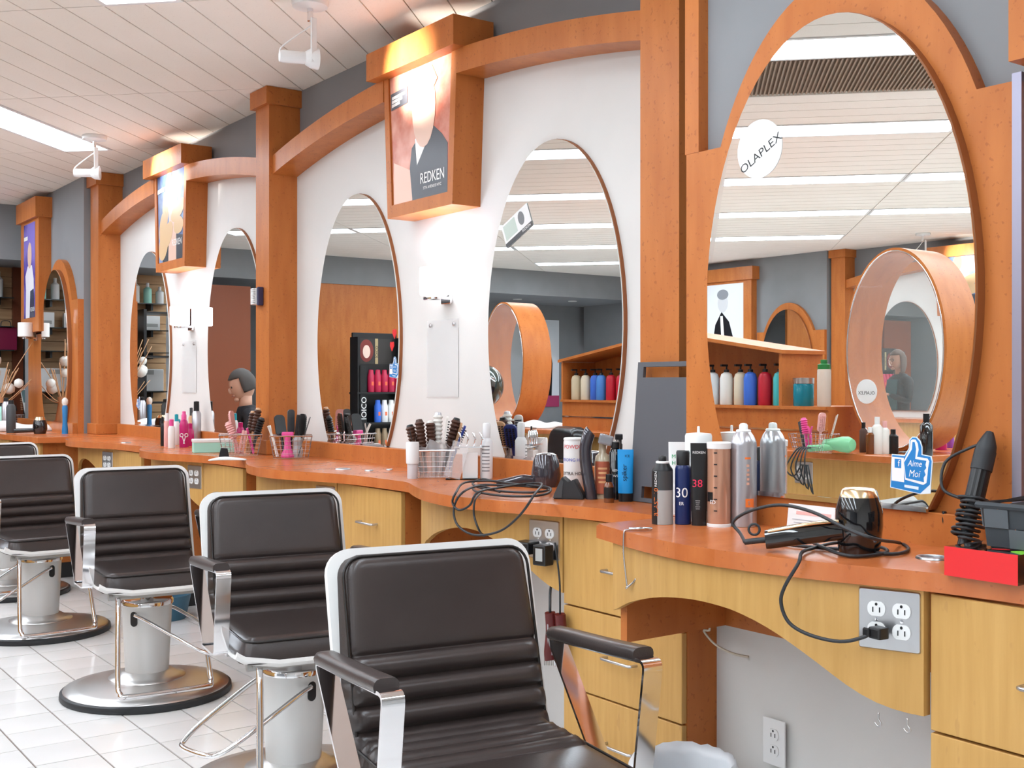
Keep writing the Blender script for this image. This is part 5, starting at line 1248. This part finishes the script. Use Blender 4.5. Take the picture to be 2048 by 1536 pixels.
# things on the island seen in the big mirror
def at(x,y,Z,M=MD): return mz(x,y,Z,M)
p=at(1598,812,1.137); tt=thing('disinfectant_jar','glass jar of blue disinfectant with a steel lid on the island ledge','jar',(-.63,4.06,1.137))
bm=B(); lathe(bm,[(.052,0),(.055,.005),(.055,.115),(.05,.125)],24); obj('blue_liquid',bm,mat('barbicide',(.01,.30,.42),.05,trans=.4),tt,True,40); bm=B(); lathe(bm,[(.056,.12),(.057,.15),(0,.152)],24); obj('steel_lid',bm,steel,tt,True,40)
tt=thing('water_bottle','clear tall water bottle with a green cap on the island ledge','bottle',(-.60,3.90,1.137)); bm=B(); lathe(bm,[(.033,0),(.036,.005),(.036,.19),(.03,.2)],20); obj('body',bm,mat('bottle_clear',(.80,.72,.62),.08,alpha=.6),tt,True,40); bm=B(); lathe(bm,[(.033,.195),(.033,.22),(.018,.225),(.018,.245),(0,.246)],20); obj('cap',bm,col('cap_green',(40,120,60)),tt,True,40)
def island_basket(x,y,lab):
    p=at(x,y,ZT); tt=thing('wire_basket',lab,'basket',(p[0]-.06,p[1],ZT)); bm=B()
    for k in range(5):
        e=.06+.004*k; tube(bm,[(-e,-e*1.3,.004+.022*k),(e,-e*1.3,.004+.022*k),(e,e*1.3,.004+.022*k),(-e,e*1.3,.004+.022*k)],.0014,5,0,True)
    for k in range(9):
        q=-1+k/4
        for sx in(-1,1): tube(bm,[(sx*.06,q*.078,.004),(sx*.076,q*.1,.092)],.0012,5); tube(bm,[(q*.06,sx*.078,.004),(q*.076,sx*.1,.092)],.0012,5)
    obj('wire_mesh',bm,wirem,tt); return tt.location.copy()
lb=island_basket(1612,905,'wire basket of pink tools on the island')
for k,(dx,dy,h,mm,lab) in enumerate(((.0,-.03,.20,lpink,'blush'),(.01,.03,.17,pink,'hot-pink'),(-.02,.06,.15,charcoal,'grey'),(.02,.0,.13,pink,'short pink'),(-.03,-.06,.19,white2,'white'))):
    s_=Spot(1612,905); s_.p=Vector(lb); s_.rz=0
    brush(s_,0,(dx,dy,.01),(dx*1.5,dy*1.8,h),('paddle','round','iron','clip','comb')[k],mm,lab+' tool in the island basket',mm)
p=at(1670,908,ZT); tt=thing('hair_dryer','pale green hair dryer on the island with dangling black cords','hair dryer',(p[0]-.05,p[1],ZT+.045)); gr=col('dryer_green',(130,200,150),.3)
bm=B(); lathe(bm,[(.022,-.10),(.028,-.05),(.038,.0),(.04,.04),(.028,.065),(0,.07)],24,M=Matrix.Rotation(PI/2,4,'X')); obj('barrel',bm,gr,tt,True,40); bm=B(); sweep(bm,[(0,.02,-.01),(.03,.10,-.02),(.04,.17,-.025)],circ(.017,12)); obj('handle',bm,gr,tt,True,40)
bm=B()
for k in range(5): tube(bm,[(.06,.14+.01*k,-.02),(.12,.12+.015*k,-.03),(.15,.10+.03*k,-.12),(.14,.06+.03*k,-.24+.02*k),(.13,.10+.01*k,-.10)],.004,6,4)
obj('cords',bm,rubber,tt,True)
for x,y,r,h,mm,cm,lab in((1722,905,.02,.15,brown,blackp,'brown'),(1735,908,.02,.13,amber,whitep,'amber'),(1748,908,.025,.18,white2,whitep,'floral white'),(1764,908,.022,.16,white2,lpink,'cream'),(1780,908,.025,.12,blackp,blackp,'squat black'),(1845,912,.03,.2,blackg,blackp,'large black pump'),(1875,900,.03,.16,dpink,pink,'magenta'),(1893,896,.025,.22,col('violet',(140,70,160)),blackp,'violet'),(1718,893,.028,.22,blackg,blackp,'tall black'),(1736,893,.028,.23,blackg,blackp,'second tall black')):
    p=at(x,y,ZT); tt=thing('product_bottle',lab+' bottle among the products on the island','bottle',(min(p[0],-.42)-r,p[1],ZT),0,'products on the island'); bm=B(); lathe(bm,[(r*.95,0),(r,.004),(r,h*.72),(r*.55,h*.8)],18); obj('body',bm,mm,tt,True,40); bm=B(); lathe(bm,[(r*.5,h*.79),(r*.5,h),(0,h)],14); obj('cap',bm,cm,tt,True,40)
quadplate((-.435,3.9,.80),PI,'steel outlet plate on the island below the green dryer')
# black padded chair and hood dryer seen in the mirror beside the cutting board
tt=thing('padded_chair','black padded chair with a lumbar roll beside the island','chair',(.0,6.42,0),-PI/2+.25)
Mb=Matrix.Translation((0,-.2,.50))@Matrix.Rotation(math.radians(10),4,'X')@Matrix(((1,0,0,0),(0,0,1,0),(0,1,0,0),(0,0,0,1)))
bm=B(); gridmesh(bm,cushion(.50,.46,.09,(.17,),.12,24,40,.07,.02,0,.06),Mb); obj('backrest',bm,mat('black_vinyl',(.012,.012,.013),.25),tt,True,70); bm=B(); gridmesh(bm,cushion(.50,.46,.10,(),.08),Matrix.Translation((0,-.2,.42))); obj('seat',bm,mat('black_vinyl',(.012,.012,.013),.25),tt,True,70); bm=B(); lathe(bm,[(.28,0),(.28,.02),(.06,.05),(.05,.42),(0,.42)],32); obj('pedestal',bm,chrome,tt,True,40)
tt=thing('hood_dryer','dark glassy hood dryer on a slim stand at the island end','hood dryer',(-.16,7.30,0))
bm=B(); lathe(bm,[(.15,0),(.15,.02),(.02,.05),(.015,1.1),(0,1.1)],24); obj('stand',bm,chrome,tt,True,40); bm=B(); bmesh.ops.create_uvsphere(bm,u_segments=28,v_segments=18,radius=.15); 
for v in bm.verts: v.co.z=v.co.z*1.1+1.24
obj('hood',bm,mat('hood_green',(.03,.05,.045),.08,coat=1),tt,True)
bm=B(); lathe(bm,[(.10,0),(.15,.02),(.15,.06),(.11,.08)],28,M=Matrix.Translation((.06,-.08,1.18))@Matrix.Rotation(1.1,4,'Y')); obj('hood_rim',bm,blackg,tt,True,40)
# --- back of the salon: soffit downlights, curved wood panel, poster, orange panel, display
for k,(x,y) in enumerate(((1035,598),(1145,602))):
    p=mz(x,y,2.38,MC); tt=thing('downlight_offscreen','small recessed downlight in the soffit '+('beside the tall poster','over the waisted wood panel')[k],'downlight',(p[0],min(max(p[1],11.9),12.8),2.38)); bm=B(); lathe(bm,[(.06,0),(.06,-.008),(.045,-.008)],20); obj('trim_ring',bm,whitep,tt,True,40)
    L=bpy.data.lights.new('downlight_bulb','SPOT'); L.energy=18; L.spot_size=1.9; L.color=(.8,.85,1); L.shadow_soft_size=.05; lo=bpy.data.objects.new('downlight_bulb_offscreen',L); link(lo,tt); lo.location=(0,0,-.02)
a=mY(1127,650,12.9,MC); b=mY(1250,650,12.9,MC)
xs=sorted((a[0],b[0])); cx_=(xs[0]+xs[1])/2; hw_=min((xs[1]-xs[0])/2+.25,5.9+cx_)
pts=[]
for i in range(21):
    z=2.36*i/20; pts.append((cx_+hw_*(1-.16*math.sin(PI*min(1,z/2.36))**2),z))
for i in range(20,-1,-1): z=2.36*i/20; pts.append((cx_-hw_*(1-.16*math.sin(PI*min(1,z/2.36))**2),z))
struct(obj('trim_1',prism(B(),pts,12.94,12.99,'y'),wood))
tt=thing('wall_sconce_offscreen','small lit sconce on the waisted wood panel','wall lamp',(cx_,12.94,1.72)); obj('backplate',box(B(),-.05,.05,-.02,0,-.12,.08),chrome,tt); bm=B(); lathe(bm,[(.06,-.05),(.06,.06),(.0,.06)],20,(0,-.09,0)); obj('glass_shade',bm,glassw,tt,True,40)
a=mY(1092,700,12.9,MC); tt=thing('fashion_poster','tall pale poster of a figure in dark clothes at the back of the salon','poster',(a[0],12.985,1.55))
obj('sheet',box(B(),-.30,.30,-.004,0,-.62,.62),em('poster_pale_grey',(225,228,232),.25),tt); obj('printed_coat',prism(B(),[(-.16,-.60),(.14,-.60),(.16,.0),(.12,.25),(.0,.32),(-.13,.25),(-.18,0)],-.0055,-.004,'y'),K_,tt); obj('printed_head',prism(B(),blob(0,.40,.07,.1,18),-.0055,-.004,'y'),col('print_skin',(190,170,160)),tt); obj('printed_hair',prism(B(),blob(0,.47,.08,.05,18),-.006,-.0045,'y'),K_,tt); obj('magenta_band',box(B(),-.30,.30,-.006,-.004,-.62,-.46),col('band_magenta',(170,60,100)),tt)
struct(obj('trim_2',box(B(),-2.0,-.75,11.62,11.66,0,2.38),wood))
struct(obj('door_1',box(B(),-.1,.62,11.62,11.66,0,2.3),col('door_brown',(140,70,35),.4)))
p=mY(752,760,10.8,MC); tt=thing('display_stand','black product display stand with a portrait header card','display stand',(p[0],10.8,0)); w2=.27
obj('back_panel',box(B(),-w2,w2,.02,.05,0,1.80,.004,1),blackp,tt)
for z in(.55,.85,1.17): sh_=obj('shelf',box(B(),-w2-.04,w2+.04,-.16,.02,z-.02,z),blackp,tt)
for sx in(-1,1): obj('side_panel',box(B(),sx*w2-.015,sx*w2+.015,-.12,.05,0,1.75),blackp,tt)
obj('header_card',box(B(),-.2,.24,.012,.02,1.47,1.74),col('card_dark',(48,44,42)),tt); obj('printed_hair',prism(B(),blob(.11,1.61,.085,.12,20),.010,.012,'y'),col('print_auburn',(120,45,40)),tt); obj('printed_face',prism(B(),blob(.11,1.60,.045,.07,18),.008,.010,'y'),col('print_face',(232,205,190)),tt); obj('gold_stripe',box(B(),-.03,.005,.009,.012,1.47,1.74),col('print_gold',(170,150,110)),tt)
text('JOICO',.045,K_,frame((-.0125,.0085,1.6),(0,0,1),(-1,0,0)),tt); text('JOICO',.085,W_,frame((.222,-.1325,1.0),(0,0,1),(-1,0,0)),tt)
obj('name_strip',box(B(),.185,.262,-.132,-.12,.55,1.45),blackp,tt)
for zi,(z,cols_) in enumerate(((1.17,('rose','rose','rose','rose','rose')),(.85,('white','white','white','blue')),(.55,('champagne','champagne','champagne','champagne')))):
    for k,cn in enumerate(cols_):
        mm={'rose':col('bottle_rose',(185,40,75),.3),'white':whitep,'blue':pc[2],'champagne':col('bottle_champagne',(150,130,105),.3,.3)}[cn]
        tt=thing('retail_bottle',cn+' bottle in a row on the black display stand','bottle',(p[0]-.21+.082*k,10.70,z),0,'bottles on the black display stand'); bm=B(); lathe(bm,[(.036,0),(.038,.005),(.038,.17),(.028,.2),(.026,.235),(0,.237)],16); obj('bottle_body',bm,mm,tt,True,40); obj('label_mark',box(B(),-.012,.012,-.0395,-.038,.07,.11),col('ink_orange2',(225,110,70)),tt)
# --- far alcove: slatted wall, shelves and stock
sw=thing('slat_wall','tan slatted display wall in the far alcove','slat wall',(0,0,0)); slat=mat('slat_tan',rough=.5); noisemix(slat,(.42,.25,.12),(.50,.31,.16),(1,1,8),3)
for k in range(24): obj('slat',box(B(),1.22,2.33,10.475,10.495,.10+.09*k,.184+.09*k),slat,sw)
obj('backing',box(B(),1.22,2.33,10.495,10.5,.1,2.25),slat,sw); obj('end_post',box(B(),2.33,2.41,10.42,10.5,0,2.25),col('post_brown',(110,55,30),.45),sw)
for z,xa,xb in((1.98,1.25,2.3),(1.74,1.25,2.3),(1.54,1.25,2.3),(1.19,1.25,2.3)):
    tt=thing('wall_shelf','thin black glass shelf with brackets on the slatted wall','shelf',(0,0,z),0,'black shelves on the slatted wall'); obj('shelf_board',box(B(),xa,xb,10.25,10.475,-.008,0),mat('shelf_dark',(.03,.035,.035),.1),tt)
    for x in(1.4,1.8,2.2): obj('bracket',box(B(),x-.01,x+.01,10.33,10.475,-.06,-.008),blackp,tt)
rg=random.Random(21)
for k in range(9):
    x=1.32+.11*k; mm=(whitep,mint,white2,col('shelf_green',(120,165,90),.2))[k%4]; h=.16+.03*(k%3)
    tt=thing('stock_bottle',('white','mint','cream','green')[k%4]+' bottle on the top black shelf in the alcove','bottle',(x,10.36,1.98),0,'bottles on the alcove top shelf'); bm=B(); lathe(bm,[(.034,0),(.036,.005),(.036,h*.7),(.016,h*.8)],16); obj('body',bm,mm,tt,True,40); bm=B(); lathe(bm,[(.014,h*.78),(.014,h),(0,h)],12); obj('cap',bm,whitep,tt,True,40)
for k in range(4):
    tt=thing('white_carton','white printed carton on the second black shelf in the alcove','box',(1.4+.22*k,10.36,1.74),.1*k,'white cartons on the alcove shelves'); obj('carton',box(B(),-.07,.07,-.04,.04,0,.13,.001,1),whitep,tt); obj('printed_lines',box(B(),-.05,.05,-.0405,-.04,.03,.06),lgrey,tt)
for k in range(3):
    tt=thing('white_bin','white open storage bin on the lowest black shelf in the alcove','storage bin',(1.45+.33*k,10.36,1.19),0,'white bins on the alcove shelf'); obj('bin_body',box(B(),-.14,.14,-.08,.08,0,.2,.004,1),whitep,tt); obj('label_slot',box(B(),-.05,.05,-.082,-.08,.15,.19),lgrey,tt)
tt=thing('gift_bag','maroon gift bag on the alcove shelf by the brown post','bag',(2.24,10.34,1.54)); obj('bag_body',box(B(),-.09,.09,-.06,.06,0,.19,.004,1),col('bag_maroon',(120,25,60),.35),tt); bm=B(); tube(bm,[(-.04,-.06,.19),(-.03,-.06,.24),(.03,-.06,.24),(.04,-.06,.19)],.004,6,3); obj('bag_handle',bm,blackp,tt,True)
tt=thing('dark_rack','tall black stock rack standing in the alcove','rack',(1.42,10.0,0)); 
for sx in(-1,1): obj('rack_side',box(B(),sx*.2-.012,sx*.2+.012,-.15,.15,0,1.9),blackp,tt)
for z in(.3,.7,1.1,1.5,1.88): obj('rack_shelf',box(B(),-.19,.19,-.15,.15,z-.015,z),blackp,tt)

o=cloth('towel','white folded towel on the island beside the hood dryer',45,862,.30,.5,.05,whitep,8); o.location=(-.62,7.2,ZT); o.rotation_euler=(0,0,0)
spot((-5.35,6.55,CZ),(-5.6,6.46,2.5),'white ceiling spotlight on the far side of the salon',40)
t=thing('smoke_detector','small white and red smoke detector on the plank ceiling','smoke detector',(.25,2.80,CZ)); bm=B(); lathe(bm,[(.05,0),(.05,-.02),(.03,-.035),(0,-.036)],20); obj('case',bm,whitep,t,True,40); bm=B(); lathe(bm,[(.012,-.034),(.012,-.05),(0,-.05)],12); obj('red_lens',bm,red,t,True,40)
# ================= PEOPLE =================
def skin_body(name,joints,edges,root,m,parent,sub=2):
    me=bpy.data.meshes.new(name); me.from_pydata([j[0] for j in joints],edges,[]); o=bpy.data.objects.new(name,me); link(o,parent)
    sk=o.modifiers.new('skin','SKIN'); 
    for i,j in enumerate(joints):
        d=me.skin_vertices[0].data[i]; r=j[1]; d.radius=r if isinstance(r,tuple) else (r,r); d.use_root=(i==root)
    o.modifiers.new('sub','SUBSURF').levels=sub; o.modifiers['sub'].render_levels=sub
    me.materials.append(m); 
    dg=bpy.context.evaluated_depsgraph_get(); ev=bpy.data.meshes.new_from_object(o.evaluated_get(dg)); o.modifiers.clear(); o.data=ev; ev.materials.clear(); ev.materials.append(m); ev.shade_smooth(); return o
skinm=mat('skin',(.62,.36,.26),.5,spec=.3)
def head_mesh(bm,c,s=1.0,yaw=0,pitch=0):
    M=Matrix.Translation(c)@Matrix.Rotation(yaw,4,'Z')@Matrix.Rotation(pitch,4,'X')
    bmesh.ops.create_uvsphere(bm,u_segments=24,v_segments=18,radius=1.0)
    for v in bm.verts:
        x,y,z=v.co; w_=.076*(1-.18*max(0,-z)); 
        if z<0: w_*=1-.25*z*z
        yy=y*.096
        if y>0 and z<.2: yy*=1.0
        v.co=M@Vector((x*w_*s,yy*s,z*.118*s))
    for q,r,(sx,sy,sz) in(((0,.098,-.012),.016,(.8,1.0,1.5)),((.073,-.002,-.01),.02,(.4,.8,1.3)),((-.073,-.002,-.01),.02,(.4,.8,1.3)),((0,.086,-.055),.018,(1.3,.5,.5)),((0,.075,-.09),.025,(1.1,.8,.7))):
        mm=bmesh.ops.create_uvsphere(bm,u_segments=10,v_segments=8,radius=r*s)
        for v in mm['verts']: v.co=M@(Vector((v.co.x*sx,v.co.y*sy,v.co.z*sz))+Vector(q)*s)
    return M
def face_parts(parent,M,s=1.0,glasses=False):
    for sx in(-1,1):
        bm=B(); lathe(bm,[(0,.004),(.008,.002),(.011,-.004)],10,M=M@Matrix.Translation((sx*.029*s,.086*s,.012*s))@Matrix.Rotation(-PI/2,4,'X')); obj('eye',bm,col('eye_dark',(50,40,38)),parent,True)
    bm=B(); box(bm,-.022,.022,.094,.098,-.062,-.054,.002,1,M); obj('mouth',bm,col('lip',(165,90,85)),parent)
    if glasses:
        bm=B()
        for sx in(-1,1): tube(bm,[tuple(M@Vector((sx*.03+.022*math.cos(2*PI*i/16),.100,.012+.018*math.sin(2*PI*i/16)))) for i in range(16)],.002,5,0,True)
        tube(bm,[tuple(M@Vector((-.008,.102,.014))),tuple(M@Vector((.008,.102,.014)))],.002,5); obj('glasses',bm,blackp,parent)
def hair(parent,M,m,drop,s=1.0):
    bm=B(); bmesh.ops.create_uvsphere(bm,u_segments=24,v_segments=18,radius=1.0); rg=random.Random(2)
    dele=[v for v in bm.verts if (v.co.y>.35 and v.co.z<.45) or v.co.z<-.75-drop*.5]
    bmesh.ops.delete(bm,geom=dele,context='VERTS')
    for v in bm.verts:
        x,y,z=v.co; k=1+.03*rg.uniform(-1,1); zz=z*.125 if z>0 else z*(.10+drop*.10); v.co=M@Vector((x*.088*k*s*(1+drop*.12*max(0,-z)),(y*.108-.008)*k*s,(zz+.008)*s))
    o=obj('hair',bm,m,parent,True); md=o.modifiers.new('thick','SOLIDIFY'); md.thickness=.012; return o
def hand(parent,wrist,dirv,up,m,curl=.5):
    d=Vector(dirv).normalized(); u=Vector(up).normalized(); s=d.cross(u).normalized(); w_=Vector(wrist); J=[(tuple(w_),.018),(tuple(w_+d*.045),(.026,.014)),(tuple(w_+d*.08),(.028,.013))]; E_=[(0,1),(1,2)]
    for k,(off,ln) in enumerate(((-.027,.058),(-.009,.068),(.009,.064),(.026,.05))):
        b=w_+d*.085+s*off; i=len(J); J.append((tuple(b),.0085)); c1=b+d*ln*.5-u*ln*.12*curl; J.append((tuple(c1),.0078)); c2=c1+d*ln*.4*(1-curl*.6)-u*ln*.45*curl; J.append((tuple(c2),.0065)); E_+=[(2,i),(i,i+1),(i+1,i+2)]
    i=len(J); b=w_+d*.03-s*.03; J.append((tuple(b),.011)); J.append((tuple(b+d*.03-s*.018-u*.01),.009)); J.append((tuple(b+d*.055-s*.016-u*.022),.0075)); E_+=[(1,i),(i,i+1),(i+1,i+2)]
    return skin_body('hand',J,E_,0,m,parent,1)
def person(loc,rz,label,seated,shirt,trouser,hairm,drop,glasses,pose,height=1.0):
    t=thing('person',label,'person',loc,rz); t.scale=(height,)*3
    if seated: hipz=.56; J0=[((0,-.02,hipz),(.15,.11))]
    else: hipz=.90; J0=[((0,0,hipz),(.145,.10))]
    lean=.10 if seated else .0
    J=J0+[((0,lean*.3,hipz+.16),(.125,.095)),((0,lean*.7,hipz+.33),(.145,.10)),((0,lean,hipz+.46),(.11,.08)),((0,lean+.01,hipz+.53),(.052,.052))]; E_=[(0,1),(1,2),(2,3),(3,4)]
    for sx in(-1,1):
        i=len(J); el,wr=pose[sx]; J+=[((sx*.165,lean,hipz+.445),.062),(tuple(Vector(el)+Vector((0,lean,hipz))),.044),(tuple(Vector(wr)+Vector((0,lean,hipz))),.03)]; E_+=[(3,i),(i,i+1),(i+1,i+2)]
    obj_b=skin_body('torso_clothes',J,E_,0,shirt,t)
    L=[((0,-.02 if seated else 0,hipz-.0),(.14,.105))]; LE=[]
    for sx in(-1,1):
        i=len(L)
        if seated: L+=[((sx*.09,.02,hipz-.02),.085),((sx*.11,.40,hipz-.02),.062),((sx*.11,.44,.10),.045),((sx*.11,.46,.07),.042)]
        else: L+=[((sx*.085,0,hipz-.08),.085),((sx*.09,.015,.48),.062),((sx*.09,-.01,.11),.046),((sx*.09,-.01,.08),.045)]
        LE+=[(0,i),(i,i+1),(i+1,i+2),(i+2,i+3)]
    skin_body('trousers',L,LE,0,trouser,t)
    for sx in(-1,1):
        fy=.46 if seated else -.01; bm=B(); sweep(bm,smoothpath([(sx*.1,fy-.06,.045),(sx*.1,fy+.06,.045),(sx*.105,fy+.16,.03),(sx*.105,fy+.19,.025)],4),rrect(.085,.07,.03,3)); 
        for v in bm.verts: v.co.z=max(v.co.z,.0)
        obj('shoe',bm,blackp,t,True,60)
    hc=Vector((0,lean+.045,hipz+.685)); bm=B(); M=head_mesh(bm,hc,1.0,pose.get('yaw',0),pose.get('pitch',0))
    lathe(bm,[(.05,-.19),(.048,-.08)],14,M=Matrix.Translation(hc+Vector((0,-.03,.0)))); 
    hd=obj('head',bm,skinm,t,True); face_parts(hd,M,1.0,glasses); hair(hd,M,hairm,drop)
    for sx in(-1,1):
        el,wr=pose[sx]; w_=Vector(wr)+Vector((0,lean,hipz)); d=(Vector(wr)-Vector(el)); hand(t,tuple(w_),tuple(d),(0,.3,1) if abs(d.normalized().z)<.8 else (0,1,0),skinm)
    return t
# woman standing by the opposite mirrors
person((-4.85,7.95,0),math.radians(70),'standing woman in a dark jacket and teal apron with glasses, seen in a mirror',False,col('jacket_black',(28,28,32),.7),col('trouser_black',(24,24,28),.7),col('hair_grey_brown',(110,92,84),.7),1.0,True,{-1:((-.22,.04,.20),(-.10,.22,.28)),1:((.22,.04,.20),(.12,.24,.30)),'yaw':.1,'pitch':-.1},.96)
t=bpy.data.objects['person']; bm=B(); sweep(bm,[(0,.112,1.36),(0,.128,1.18),(0,.118,1.02),(0,.125,.72)],rrect(.20,.012,.005,2)); obj('apron',bm,col('apron_teal',(52,92,96),.7),t)
# seated client reflected in the mirror behind the middle column
px_,py_=1.2,8.4
place_chair(px_,py_,-PI/2+.2,-.02,.5,'brown vinyl salon chair with a seated short-haired person, seen in a mirror',False)
person((px_,py_+.0,0),-PI/2+.2,'seated person with short grey hair and dark clothes, head bowed, seen in a mirror',True,col('sweater_dark',(34,34,40),.8),col('trouser_black',(24,24,28),.7),col('hair_salt',(78,74,72),.7),0.0,False,{-1:((-.24,.06,.20),(-.16,.28,.12)),1:((.24,.06,.20),(.16,.28,.12)),'yaw':.0,'pitch':-.35})
